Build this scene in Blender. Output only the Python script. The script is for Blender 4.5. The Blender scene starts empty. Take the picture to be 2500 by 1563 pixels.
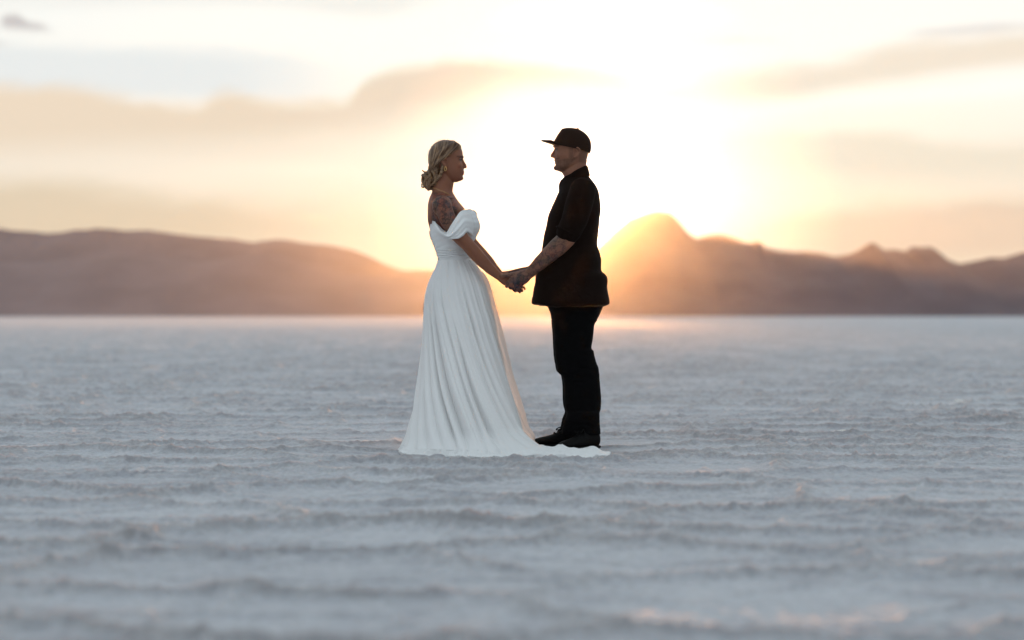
import bpy, bmesh, math, random
import numpy as np
from mathutils import Vector, noise as mnoise

random.seed(7)
scene = bpy.context.scene
COL = scene.collection
R = math.radians

# ------------------------------------------------------------------ camera
F = 4452.0                 # focal length in photograph pixels (2500 wide)
CAMZ = 0.764
Y0 = 10.5                  # the couple stand this far away
cam_d = bpy.data.cameras.new('camera')
cam_d.sensor_width = 36.0
cam_d.lens = F / 2500 * 36
cam_d.clip_start = 0.05
cam_d.clip_end = 20000
cam_d.dof.use_dof = True
cam_d.dof.focus_distance = Y0 - 0.08
cam_d.dof.aperture_fstop = 1.35
cam = bpy.data.objects.new('camera', cam_d)
COL.objects.link(cam)
cam.location = (0, 0, CAMZ)
cam.rotation_euler = (R(90) - math.atan(12.5 / F), 0, 0)
scene.camera = cam

# ------------------------------------------------------------------ light
SUN_AZ = math.atan((1474 - 1250) / F)
SUN_EL = math.atan((769 - 527) / F)
sdir = Vector((math.sin(SUN_AZ) * math.cos(SUN_EL), math.cos(SUN_AZ) * math.cos(SUN_EL), math.sin(SUN_EL)))
sun_d = bpy.data.lights.new('sun', 'SUN')
sun_d.energy = 2.1
sun_d.angle = R(0.53)
sun_d.color = (1.0, 0.42, 0.13)
sun = bpy.data.objects.new('sun', sun_d)
COL.objects.link(sun)
sun.rotation_euler = sdir.to_track_quat('Z', 'Y').to_euler()
sun.location = (0, 0, 30)

scene.view_settings.view_transform = 'Standard'
scene.view_settings.look = 'None'
scene.view_settings.exposure = 0.9
scene.view_settings.gamma = 1.0
scene.cycles.volume_bounces = 0
scene.cycles.max_bounces = 6
scene.cycles.diffuse_bounces = 3
scene.cycles.transmission_bounces = 4
scene.cycles.transparent_max_bounces = 8
scene.cycles.sample_clamp_indirect = 4.0
scene.cycles.use_denoising = True


class NT:
    """tiny helper to write node trees as expressions"""
    def __init__(self, tree):
        self.t = tree
        self.n = tree.nodes
        self.l = tree.links

    def new(self, typ, **kw):
        nd = self.n.new(typ)
        for k, v in kw.items():
            setattr(nd, k, v)
        return nd

    def put(self, sock, v):
        if hasattr(v, 'links') or isinstance(v, bpy.types.NodeSocket):
            self.l.new(v, sock)
        else:
            sock.default_value = v

    def m(self, op, a, b=0.0, c=0.0, clamp=False):
        nd = self.new('ShaderNodeMath', operation=op)
        nd.use_clamp = clamp
        self.put(nd.inputs[0], a)
        self.put(nd.inputs[1], b)
        if len(nd.inputs) > 2:
            self.put(nd.inputs[2], c)
        return nd.outputs[0]

    def smooth(self, x, lo, hi):
        nd = self.new('ShaderNodeMapRange', interpolation_type='SMOOTHSTEP')
        self.put(nd.inputs['Value'], x)
        self.put(nd.inputs['From Min'], lo)
        self.put(nd.inputs['From Max'], hi)
        return nd.outputs['Result']

    def mix(self, f, a, b, typ='MIX', clamp=False):
        nd = self.new('ShaderNodeMix', data_type='RGBA', blend_type=typ)
        nd.clamp_result = clamp
        self.put(nd.inputs[0], f)
        self.put(nd.inputs[6], a if not isinstance(a, tuple) else (*a, 1)[:4])
        self.put(nd.inputs[7], b if not isinstance(b, tuple) else (*b, 1)[:4])
        return nd.outputs[2]

    def curve(self, x, pts, x0, x1, y0, y1):
        """piecewise curve y(x) through pts, on [x0,x1] -> [y0,y1]"""
        t = self.new('ShaderNodeMapRange')
        self.put(t.inputs['Value'], x)
        t.inputs['From Min'].default_value = x0
        t.inputs['From Max'].default_value = x1
        fc = self.new('ShaderNodeFloatCurve')
        c = fc.mapping.curves[0]
        q = sorted(((p[0] - x0) / (x1 - x0), (p[1] - y0) / (y1 - y0)) for p in pts)
        c.points[0].location = q[0]
        c.points[1].location = q[-1]
        for p in q[1:-1]:
            c.points.new(*p)
        for p in c.points:
            p.handle_type = 'AUTO_CLAMPED'
        fc.mapping.update()
        self.l.new(t.outputs['Result'], fc.inputs['Value'])
        return self.m('MULTIPLY_ADD', fc.outputs[0], y1 - y0, y0)

    def noise(self, vec, scale, detail=4.0, rough=0.5, dist=0.0):
        nd = self.new('ShaderNodeTexNoise')
        if vec is not None:
            self.l.new(vec, nd.inputs['Vector'])
        nd.inputs['Scale'].default_value = scale
        nd.inputs['Detail'].default_value = detail
        nd.inputs['Roughness'].default_value = rough
        nd.inputs['Distortion'].default_value = dist
        return nd.outputs[0]


# ------------------------------------------------------------------ sky
world = bpy.data.worlds.new('World')
scene.world = world
world.use_nodes = True
w = NT(world.node_tree)
w.n.clear()
wout = w.new('ShaderNodeOutputWorld')
sky = w.new('ShaderNodeTexSky', sky_type='NISHITA')
sky.sun_disc = False
sky.sun_elevation = SUN_EL
sky.sun_rotation = SUN_AZ
sky.air_density = 1.0
sky.dust_density = 1.0
sky.ozone_density = 2.0
tc = w.new('ShaderNodeTexCoord')
sep = w.new('ShaderNodeSeparateXYZ')
w.l.new(tc.outputs['Generated'], sep.inputs[0])
DEG = 57.29578
az = w.m('MULTIPLY', w.m('ARCTAN2', sep.outputs[0], sep.outputs[1]), DEG)
el = w.m('MULTIPLY', w.m('ARCSINE', sep.outputs[2]), DEG)
K = math.degrees(1 / F)


def AZ(px): return (px - 1250) * K
def EL(py): return (769 - py) * K


# stretched cloud coordinate: degrees of azimuth and elevation
cv = w.new('ShaderNodeCombineXYZ')
w.l.new(w.m('MULTIPLY', az, 0.35), cv.inputs[0])
w.l.new(el, cv.inputs[1])
n1 = w.noise(cv.outputs[0], 0.9, 5, 0.55, 0.4)
cv2 = w.new('ShaderNodeCombineXYZ')
w.l.new(w.m('MULTIPLY', az, 0.16), cv2.inputs[0])
w.l.new(el, cv2.inputs[1])
cv2.inputs[2].default_value = 4.0
n2 = w.noise(cv2.outputs[0], 1.1, 5, 0.55, 0.6)
dn1 = w.m('SUBTRACT', n1, 0.5)
dn2 = w.m('SUBTRACT', n2, 0.5)
# angle from the sun
vd = w.new('ShaderNodeVectorMath', operation='DOT_PRODUCT')
w.l.new(tc.outputs['Generated'], vd.inputs[0])
vd.inputs[1].default_value = sdir
ang = w.m('MULTIPLY', w.m('ARCCOSINE', w.m('MINIMUM', vd.outputs['Value'], 0.999999)), DEG)
# open sky between the clouds: pale near the sun, bluer away from it (thin high veil over the Nishita sky)
veil = w.mix(w.smooth(ang, 8, 70), (0.54, 0.54, 0.52), (0.37, 0.41, 0.45))
base = w.mix(0.10, veil, w.mix(1.0, (0.12, 0.12, 0.12), sky.outputs[0], 'MULTIPLY'))
high = w.smooth(el, 5, 60)
base = w.mix(w.m('MULTIPLY', w.smooth(ang, 25, 80), w.m('SUBTRACT', 1.0, high)), base, (0.28, 0.315, 0.335))
base = w.mix(w.m('MULTIPLY', high, 0.8), base, (0.40, 0.465, 0.495))
# low warm band along the horizon
low = w.m('SUBTRACT', 1.0, w.smooth(el, 0.0, 9.0))
nearsun = w.m('SUBTRACT', 1.0, w.smooth(ang, 10, 75))
base = w.mix(w.m('MULTIPLY', low, w.m('MULTIPLY', nearsun, 0.9)), base, (0.46, 0.365, 0.26))


def cloud(col, up, lo, su, sl, op, color, wob=0.8, wob2=0.5, ends=None):
    """one cloud bank: upper and lower edge as elevation over azimuth (degrees)"""
    e1 = w.curve(az, [(AZ(a), EL(b)) for a, b in up], -20, 20, -2, 14)
    e2 = w.curve(az, [(AZ(a), EL(b)) for a, b in lo], -20, 20, -2, 14)
    e = w.m('ADD', w.m('SUBTRACT', e1, el), w.m('MULTIPLY', dn1, wob))
    mu = w.smooth(e, -su * 0.4, su)
    e = w.m('ADD', w.m('SUBTRACT', el, e2), w.m('MULTIPLY', dn2, wob2))
    ml = w.smooth(e, -sl * 0.5, sl)
    f = w.m('MULTIPLY', w.m('MULTIPLY', mu, ml), op)
    if ends:
        a0, a1, a2, a3 = ends
        f = w.m('MULTIPLY', f, w.smooth(az, AZ(a0), AZ(a1)))
        f = w.m('MULTIPLY', f, w.m('SUBTRACT', 1.0, w.smooth(az, AZ(a2), AZ(a3))))
    return w.mix(f, col, color)


GOLD = (0.475, 0.388, 0.298)
GREY = (0.44, 0.41, 0.385)
# blue grey opening at the left
base = cloud(base, [(-300, 120), (700, 130), (1000, 190)], [(-300, 260), (1000, 260)], 0.5, 0.5, 0.9, (0.445, 0.455, 0.45), ends=(-4200, -1800, 500, 1050))
# high thin grey bank
base = cloud(base, [(-300, -60), (2700, -60)], [(-300, 70), (300, 45), (640, 30), (900, 55), (1100, 10), (1300, -20)], 0.4, 0.5, 0.5, (0.44, 0.42, 0.39), ends=(-4200, -1800, 1000, 1500))
# long gold bank, stepping up left of the couple
base = cloud(base, [(-300, 250), (150, 222), (300, 238), (480, 258), (560, 232), (680, 250), (840, 246), (900, 185), (960, 160), (1150, 150), (1350, 160), (1700, 215), (1900, 240)],
             [(-300, 430), (300, 410), (600, 395), (800, 370), (1100, 300), (1300, 245), (1600, 255), (1900, 260)], 0.42, 1.3, 1.0, GOLD, 0.9, 0.6, ends=(-4200, -1800, 1500, 2000))
# second lower bank, left
base = cloud(base, [(-300, 425), (200, 440), (500, 470), (900, 500)], [(-300, 620), (1200, 620)], 0.9, 0.8, 0.85, (0.41, 0.33, 0.235), 1.0, ends=(-4200, -1800, 500, 1150))
# right upper lens
base = cloud(base, [(1500, 215), (1700, 185), (2050, 150), (2200, 120), (2500, 95), (2800, 90)],
             [(1500, 230), (1850, 262), (2100, 225), (2300, 200), (2500, 185), (2800, 180)], 0.5, 0.4, 0.95, (0.50, 0.43, 0.35), 0.9, 0.4, ends=(1550, 1900, 3800, 6200))
# right lower bank
base = cloud(base, [(1600, 330), (1900, 320), (2150, 325), (2300, 350), (2800, 355)],
             [(1600, 420), (1900, 450), (2300, 470), (2800, 470)], 0.5, 0.8, 0.9, (0.49, 0.43, 0.345), 0.9, 0.5, ends=(1500, 2150, 3800, 6200))
# right horizon bank
base = cloud(base, [(1600, 560), (1900, 520), (2300, 490), (2800, 480)], [(1500, 640), (2800, 640)], 0.6, 0.6, 0.85, (0.44, 0.335, 0.25), 0.7, 0.4, ends=(1550, 2100, 3800, 6200))
# small darker scraps
base = cloud(base, [(0, 85), (68, 62), (95, 78), (125, 82), (160, 100), (210, 104)], [(0, 104), (210, 110)], 0.25, 0.25, 1.0, (0.345, 0.32, 0.31), 0.35, 0.2, ends=(20, 50, 110, 190))
base = cloud(base, [(-200, 128), (80, 128)], [(-200, 152), (80, 140)], 0.2, 0.2, 0.9, (0.38, 0.355, 0.335), 0.3, 0.2, ends=(-300, -200, 10, 70))
base = cloud(base, [(1650, 98), (2000, 105)], [(1650, 112), (2000, 118)], 0.25, 0.25, 0.7, (0.50, 0.42, 0.34), 0.4, 0.3, ends=(1640, 1760, 1820, 1960))
base = cloud(base, [(2100, 108), (2250, 88), (2500, 82), (2700, 82)], [(2100, 114), (2250, 112), (2700, 98)], 0.25, 0.3, 0.75, (0.42, 0.38, 0.36), 0.4, 0.3, ends=(2140, 2260, 2380, 2560))
# bright gaps: lit cloud above and streak at the left
base = cloud(base, [(1100, 40), (1300, 15), (1500, 5), (1750, 20), (2000, 60)], [(1100, 80), (1500, 78), (2000, 70)], 0.4, 0.3, 0.9, (0.66, 0.66, 0.63), 0.5, 0.3, ends=(1150, 1350, 1600, 1850))
base = cloud(base, [(300, 400), (900, 400), (1300, 390)], [(300, 425), (900, 455), (1300, 560)], 0.3, 0.5, 0.7, (0.60, 0.54, 0.43), 0.4, 0.5, ends=(350, 900, 1300, 1500))
base = cloud(base, [(1700, 285), (2100, 240), (2500, 205), (2800, 200)], [(1700, 300), (2100, 272), (2500, 255), (2800, 250)], 0.3, 0.5, 0.7, (0.58, 0.56, 0.53), 0.4, 0.5, ends=(1700, 1900, 3600, 5600))
# the thin air in front already adds orange light towards the sun: the sky behind it is correspondingly cooler
sub = w.new('ShaderNodeVectorMath', operation='SCALE')
sub.inputs[0].default_value = (0.170, 0.070, 0.022)
w.l.new(w.m('MULTIPLY', w.m('POWER', w.m('DIVIDE', 10.0, w.m('MAXIMUM', ang, 7.5)), 2.3), w.m('SUBTRACT', 1.0, w.m('MULTIPLY', w.smooth(el, 3.5, 8.0), 0.38))), sub.inputs['Scale'])
sv = w.new('ShaderNodeVectorMath', operation='SUBTRACT')
w.l.new(base, sv.inputs[0]); w.l.new(sub.outputs[0], sv.inputs[1])
mxv = w.new('ShaderNodeVectorMath', operation='MAXIMUM')
w.l.new(sv.outputs[0], mxv.inputs[0]); mxv.inputs[1].default_value = (.05, .05, .05)
base = mxv.outputs[0]
# light of the low sun spreading through the thin cloud round it
g1 = w.m('MULTIPLY', w.m('EXPONENT', w.m('MULTIPLY', w.m('POWER', w.m('DIVIDE', ang, 4.9), 2.2), -1.0)), 1.0)
g2 = w.m('MULTIPLY', w.m('EXPONENT', w.m('MULTIPLY', w.m('POWER', w.m('DIVIDE', ang, 1.5), 1.5), -1.0)), 3.0)
glow = w.mix(1.0, (0.70, 0.60, 0.42), w.new('ShaderNodeCombineColor').outputs[0], 'MIX')
cg = w.new('ShaderNodeVectorMath', operation='SCALE')
cg.inputs[0].default_value = (0.06, 0.085, 0.12)
w.l.new(g1, cg.inputs['Scale'])
cg2 = w.new('ShaderNodeVectorMath', operation='SCALE')
cg2.inputs[0].default_value = (0.6, 0.58, 0.55)
w.l.new(g2, cg2.inputs['Scale'])
va = w.new('ShaderNodeVectorMath', operation='ADD')
w.l.new(cg.outputs[0], va.inputs[0])
w.l.new(cg2.outputs[0], va.inputs[1])
vb = w.new('ShaderNodeVectorMath', operation='ADD')
w.l.new(base, vb.inputs[0])
w.l.new(va.outputs[0], vb.inputs[1])
bg = w.new('ShaderNodeBackground')
w.l.new(vb.outputs[0], bg.inputs['Color'])
bg.inputs['Strength'].default_value = 1.0
w.l.new(bg.outputs[0], wout.inputs['Surface'])
world.cycles.sampling_method = 'MANUAL'
world.cycles.sample_map_resolution = 1024

# ------------------------------------------------------------------ numpy noise


def _hash(ix, iy, seed):
    h = (ix.astype(np.int64) * 374761393 + iy.astype(np.int64) * 668265263 + seed * 1442695041) & 0x7fffffff
    h = ((h ^ (h >> 13)) * 1274126177) & 0x7fffffff
    h = (h ^ (h >> 16)) & 0x7fffffff
    return h / float(0x7fffffff)


def vnoise(x, y, seed=0):
    ix = np.floor(x); iy = np.floor(y)
    fx = x - ix; fy = y - iy
    ux = fx * fx * fx * (fx * (fx * 6 - 15) + 10); uy = fy * fy * fy * (fy * (fy * 6 - 15) + 10)
    a = _hash(ix, iy, seed); b = _hash(ix + 1, iy, seed)
    c = _hash(ix, iy + 1, seed); d = _hash(ix + 1, iy + 1, seed)
    return (a + (b - a) * ux) * (1 - uy) + (c + (d - c) * ux) * uy - 0.5


def fbm(x, y, oct=4, seed=0, rough=0.5):
    s = 0; a = 1.0; t = 0
    for k in range(oct):
        ca, sa = math.cos(0.5 + k), math.sin(0.5 + k)
        s = s + a * vnoise((x * ca - y * sa) * 2 ** k, (x * sa + y * ca) * 2 ** k, seed + k)
        t += a; a *= rough
    return s / t


def cells(x, y, seed=0):
    """F1, F2 of a jittered cell pattern"""
    ix = np.floor(x); iy = np.floor(y)
    f1 = np.full(x.shape, 9.0); f2 = np.full(x.shape, 9.0)
    for dx in (-1, 0, 1):
        for dy in (-1, 0, 1):
            cx = ix + dx; cy = iy + dy
            px = cx + 0.1 + 0.8 * _hash(cx, cy, seed); py = cy + 0.1 + 0.8 * _hash(cx, cy, seed + 77)
            d = np.hypot(px - x, py - y)
            f2 = np.minimum(f2, np.maximum(f1, d)); f1 = np.minimum(f1, d)
    return f1, f2


def sm(x, a, b):
    t = np.clip((x - a) / (b - a), 0, 1)
    return t * t * (3 - 2 * t)


# ------------------------------------------------------------------ object helpers
def link_mesh(name, me, mat=None, parent=None, smooth=True):
    o = bpy.data.objects.new(name, me)
    COL.objects.link(o)
    if mat:
        me.materials.append(mat)
    if parent is not None:
        o.parent = parent
    if smooth:
        me.polygons.foreach_set('use_smooth', [True] * len(me.polygons))
    return o


def grid_mesh(name, V, closed_u=False, flip=False):
    """V: array (rows, cols, 3)"""
    r, c = V.shape[:2]
    idx = np.arange(r * c).reshape(r, c)
    if closed_u:
        nxt = np.roll(idx, -1, axis=1)
        a, b, cc, d = idx[:-1], nxt[:-1], nxt[1:], idx[1:]
    else:
        a, b, cc, d = idx[:-1, :-1], idx[:-1, 1:], idx[1:, 1:], idx[1:, :-1]
    q = np.stack([a, b, cc, d], -1).reshape(-1, 4)
    if flip:
        q = q[:, ::-1]
    me = bpy.data.meshes.new(name)
    me.vertices.add(r * c)
    me.vertices.foreach_set('co', V.reshape(-1).astype(np.float32))
    me.loops.add(q.size)
    me.loops.foreach_set('vertex_index', q.reshape(-1).astype(np.int32))
    me.polygons.add(len(q))
    me.polygons.foreach_set('loop_start', np.arange(0, q.size, 4, dtype=np.int32))
    me.polygons.foreach_set('loop_total', np.full(len(q), 4, dtype=np.int32))
    me.update(calc_edges=True)
    me.validate()
    return me


def mat_new(name):
    m = bpy.data.materials.new(name)
    m.use_nodes = True
    t = NT(m.node_tree)
    t.n.clear()
    out = t.new('ShaderNodeOutputMaterial')
    return m, t, out


def principled(t, out, color, rough=0.8, **kw):
    p = t.new('ShaderNodeBsdfPrincipled')
    t.put(p.inputs['Base Color'], color if not isinstance(color, tuple) else (*color, 1))
    t.put(p.inputs['Roughness'], rough)
    for k, v in kw.items():
        t.put(p.inputs[k.replace('_', ' ')], v)
    t.l.new(p.outputs[0], out.inputs['Surface'])
    return p


# ------------------------------------------------------------------ salt flat
def ground_height(x, y, want_crest=False):
    wx = x + 0.16 * fbm(x * 1.3, y * 1.3, 3, 11) * 2; wy = y + 0.16 * fbm(x * 1.3 + 9, y * 1.3, 3, 12) * 2
    wx = wx + 0.022 * fbm(x * 9, y * 9, 2, 41) * 2; wy = wy + 0.022 * fbm(x * 9, y * 9 + 5, 2, 42) * 2
    f1, f2 = cells(wx / 1.25, wy / 0.72, 3)
    e = (f2 - f1)
    mod = sm(fbm(x * 0.9, y * 0.9, 3, 21), -0.30, 0.12)
    crest = np.exp(-(e / 0.055) ** 1.5)
    lump = 0.75 + 0.8 * np.clip(fbm(x * 8, y * 8, 3, 91) + 0.35, 0, 1)
    h = 0.030 * crest * (0.50 + 0.50 * mod) * lump
    h += 0.006 * np.exp(-(e / 0.25) ** 2)
    g1, g2 = cells(wx / 0.62 + 3.3, wy / 0.40 + 1.7, 8)
    e2 = g2 - g1
    mod2 = sm(fbm(x * 0.8 + 5, y * 0.8, 3, 31), -0.10, 0.25)
    h += 0.019 * np.exp(-(e2 / 0.065) ** 1.5) * (0.60 + 0.40 * mod2) * lump
    k1, k2 = cells(wx / 0.21 + 7.3, wy / 0.17 + 2.7, 18)
    h += 0.0045 * np.exp(-((k2 - k1) / 0.14) ** 1.5) * (0.4 + 0.6 * mod2) * lump
    h += 0.006 * fbm(x * 0.5, y * 0.7, 2, 51)
    crust = np.exp(-(e / 0.20) ** 2) * 0.8 + mod2 * 0.4 + 0.18
    n = fbm(x * 17, y * 17, 4, 61, 0.66)
    n2 = np.abs(fbm(x * 34, y * 34, 2, 71, 0.6))
    n3_ = fbm(x * 60, y * 60, 2, 72, 0.6)
    h += crust * (0.014 * n + 0.014 * n2 + 0.010 * n3_)
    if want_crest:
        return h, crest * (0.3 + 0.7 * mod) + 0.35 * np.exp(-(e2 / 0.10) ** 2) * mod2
    return h


def ground_z(x, y):
    """final ground, calm right under the couple so that soles and hem rest on it"""
    h = ground_height(x, y)
    far = np.clip(90.0 / np.maximum(np.abs(y), 1), 0, 1) ** 0.6
    d = np.hypot((x + 0.02) / 0.62, (y - 10.35) / 0.62)
    calm = sm(d, 0.75, 1.7)
    return h * far * (0.25 + 0.75 * calm) - 0.016 * (1 - calm) * 0.3 - 0.004


ys = [3.0]
while ys[-1] < 40:
    ys.append(ys[-1] * (1.0013 if 8 < ys[-1] < 14 else 1.0021))
while ys[-1] < 120:
    ys.append(ys[-1] * 1.0032)
while ys[-1] < 300:
    ys.append(ys[-1] * 1.01)
while ys[-1] < 1900:
    ys.append(ys[-1] * 1.05)
ys = np.array([-280, -150, -80, -40, -20, -10, -5, -2, 0, 1, 1.8, 2.4] + ys)
half = 0.46
cx = list(np.linspace(-half, half, 1001))
ext = []
v = half
stp = 0.004
while v < 9:
    v += stp; stp *= 1.18
    ext.append(v)
cx = np.array([-e for e in ext[::-1]] + cx + ext)
S = np.maximum(ys, 3.0)
GX = np.clip(cx[None, :] * S[:, None], -2500, 2500)
GX = cx[None, :] * S[:, None]
lim = 1500.0
GX = np.where(np.abs(GX) > lim, np.sign(GX) * (lim + (np.abs(GX) - lim) * 1e-3), GX)
GY = np.repeat(ys[:, None], len(cx), 1)
GZ = ground_z(GX, GY)
wide = np.abs(cx)[None, :] > 0.6
fade = np.where(wide, np.clip(1.5 / (np.abs(cx)[None, :] + 0.9), 0, 1), 1.0) * (GY > 0)
GZ = GZ * fade
me = grid_mesh('salt_flat', np.stack([GX, GY, GZ], -1))
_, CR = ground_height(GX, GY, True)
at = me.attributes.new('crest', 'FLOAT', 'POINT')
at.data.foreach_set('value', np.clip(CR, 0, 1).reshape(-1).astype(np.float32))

m_salt, t, out = mat_new('salt_crust')
geo = t.new('ShaderNodeNewGeometry')
mp = t.new('ShaderNodeMapping')
t.l.new(geo.outputs['Position'], mp.inputs[0])
na = t.noise(mp.outputs[0], 0.55, 5, 0.55)
nb = t.noise(mp.outputs[0], 9.0, 5, 0.65)
c = t.mix(t.smooth(na, 0.38, 0.62), (0.375, 0.378, 0.410), (0.455, 0.458, 0.490))
c = t.mix(t.m('MULTIPLY', t.smooth(nb, 0.40, 0.62), 0.35), c, (0.56, 0.56, 0.575))
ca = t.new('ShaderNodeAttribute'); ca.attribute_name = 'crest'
c = t.mix(t.m('MULTIPLY', ca.outputs['Fac'], 0.55), c, (0.30, 0.28, 0.275))  # darker tint along the ridges stands in for the shade beside the crests
nc = t.noise(mp.outputs[0], 150.0, 3, 0.7)
ng = t.noise(mp.outputs[0], 30.0, 5, 0.75)
c = t.mix(t.m('MULTIPLY', t.smooth(ng, 0.44, 0.58), 0.5), c, t.mix(1.0, c, (0.70, 0.685, 0.67), 'MULTIPLY'))
nd_ = t.noise(mp.outputs[0], 40.0, 4, 0.7)
bmp = t.new('ShaderNodeBump')
bmp.inputs['Strength'].default_value = 0.3
bmp.inputs['Distance'].default_value = 0.006
t.l.new(t.m('ADD', nc, t.m('MULTIPLY', nd_, 1.3)), bmp.inputs['Height'])
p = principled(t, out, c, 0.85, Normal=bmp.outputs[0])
p.inputs['Specular IOR Level'].default_value = 0.25
p.inputs['Subsurface Weight'].default_value = 0.45
p.inputs['Subsurface Radius'].default_value = (0.022, 0.013, 0.010)
p.inputs['Subsurface Scale'].default_value = 1.0
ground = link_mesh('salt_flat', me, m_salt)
ground['kind'] = 'structure'
ground['label'] = 'pale cracked salt flat with raised crust ridges'

# a few loose crust mounds standing proud of the flat
def mound(px, py, wpx, hgt, seed, label):
    yd = CAMZ * F / (py - 769)
    xc = (px - 1250) / F * yd
    rx = wpx / F * yd / 2
    n = 72
    a, r = np.meshgrid(np.linspace(0, 2 * math.pi, n, endpoint=False), np.linspace(0.001, 1, 36))
    out_ = 1 + .45 * fbm(np.cos(a) * 2 + seed, np.sin(a) * 2, 3, seed)
    x_ = r * rx * out_ * np.cos(a); y_ = r * rx * .8 * out_ * np.sin(a)
    z_ = hgt * (1 - r ** 2.2) * (.7 + 1.1 * fbm(x_ * 22 + seed, y_ * 22, 4, seed + 1, .6)) + .006 * fbm(x_ * 90, y_ * 90, 2, seed + 2) * (1 - r)
    gz = float(ground_z(np.array([xc]), np.array([yd]))[0])
    V_ = np.stack([x_, y_, np.where(r > .97, -.03, z_)], -1)
    o = link_mesh('salt_mound', grid_mesh('salt_mound', V_, True), m_lump)
    o.location = (xc, yd, gz)
    o['label'] = label; o['category'] = 'salt mound'
    return o


m_lump, t, out = mat_new('clean_salt')
geo = t.new('ShaderNodeNewGeometry')
b_ = t.new('ShaderNodeBump'); b_.inputs['Strength'].default_value = 0.4; b_.inputs['Distance'].default_value = 0.006
t.l.new(t.noise(geo.outputs['Position'], 90, 4, 0.7), b_.inputs['Height'])
principled(t, out, (.64, .62, .60), 0.8, Normal=b_.outputs[0])
mound(2056, 1062, 70, .026, 3, 'low whitish lump of salt crust lying alone to the right of the man')
mound(2342, 984, 26, .035, 9, 'small far salt lump near the right edge of the picture')

# ------------------------------------------------------------------ hills
m_hill, t, out = mat_new('hill_rock')
def rock(t, out, a, b):
    geo = t.new('ShaderNodeNewGeometry')
    na = t.noise(geo.outputs['Position'], 0.02, 6, 0.6)
    principled(t, out, t.mix(t.smooth(na, 0.35, 0.65), a, b), 1.0)


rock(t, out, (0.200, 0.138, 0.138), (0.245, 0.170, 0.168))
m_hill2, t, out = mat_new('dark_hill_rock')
rock(t, out, (0.100, 0.070, 0.082), (0.135, 0.098, 0.112))


def hills(name, prof, yc, depth, seed, rough=0.06, ext=(None, None)):
    px = np.array([q[0] for q in prof], float); py = np.array([q[1] for q in prof], float)
    X_ = (px - 1250) / F * yc
    H_ = (769 - py) / F * yc + CAMZ
    xs = np.arange(X_[0], X_[-1], 2.0)
    hs = np.interp(xs, X_, H_)
    yy = np.linspace(-1, 1, 70)
    yy = np.sign(yy) * np.abs(yy) ** 1.3
    GXh, T = np.meshgrid(xs, yy)
    GYh = yc + T * depth
    bell = np.clip(1 - np.abs(T) ** 1.15, 0, 1)
    nz = fbm(GXh / 68, GYh / 92, 5, seed)
    gul = np.abs(fbm(GXh / 38 + 3, GYh / 104, 4, seed + 9)) * 2
    hh = hs[None, :] * (bell - rough * (gul + 0.8 * np.abs(nz)) * 4 * bell * (1 - bell) * 1.4)
    hh += hs[None, :] * 0.055 * fbm(GXh / 14, GYh / 60, 4, seed + 3, .6) * bell
    GZh = np.maximum(hh, 0) - 0.6
    me = grid_mesh(name, np.stack([GXh, GYh, GZh], -1))
    o = link_mesh(name, me, m_hill)
    o['kind'] = 'structure'
    return o


far_left = [(-2600, 700), (-2000, 560), (-1400, 520), (-800, 560), (-300, 540), (-100, 548), (0, 555), (60, 560), (120, 567), (170, 560), (240, 556), (300, 562), (380, 563), (430, 570), (520, 577), (570, 582),
            (620, 592), (660, 585), (740, 588), (800, 596), (860, 608), (900, 624), (940, 645), (980, 657), (1040, 656), (1100, 664), (1180, 660), (1260, 656), (1340, 660), (1450, 680), (1600, 700), (1750, 720)]
h1 = hills('far_hills', far_left, 1200, 170, 5)
near_left = [(-2500, 690), (-1700, 640), (-900, 650), (-200, 625), (80, 640), (300, 622), (480, 640), (640, 618), (760, 645), (900, 672), (1040, 668), (1180, 690), (1300, 705), (1400, 730), (1500, 765)]
h2 = hills('near_hills', near_left, 980, 105, 15)
right = [(1180, 768), (1300, 720), (1380, 665), (1440, 620), (1500, 560), (1535, 530), (1565, 517), (1600, 510), (1635, 516), (1660, 540), (1680, 566), (1697, 580), (1720, 575), (1745, 573), (1770, 574), (1795, 580), (1820, 590), (1836, 591),
         (1846, 586), (1856, 588), (1866, 602), (1900, 611), (1930, 614), (1965, 613), (2000, 616), (2040, 624), (2080, 615), (2100, 606), (2116, 594), (2130, 588), (2142, 596), (2156, 610), (2180, 609), (2212, 614),
         (2226, 602), (2250, 603), (2275, 602), (2288, 612), (2305, 627), (2340, 643), (2370, 638), (2420, 626), (2450, 627), (2500, 612), (2600, 590), (2800, 600), (3100, 560), (3500, 590), (4000, 560), (4600, 600), (5200, 700)]
h3 = hills('right_hills', right, 1100, 150, 25)
h1['label'] = 'hazy long hill range at the left horizon'
h2['label'] = 'lower foothills in front of the left range'
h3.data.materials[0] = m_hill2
h3['label'] = 'hill range with rounded peak right of the couple'

# ------------------------------------------------------------------ people: helpers


def X(px): return (px - 1250) / F * Y0
def Z(py): return CAMZ - (py - 769) / F * Y0


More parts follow.
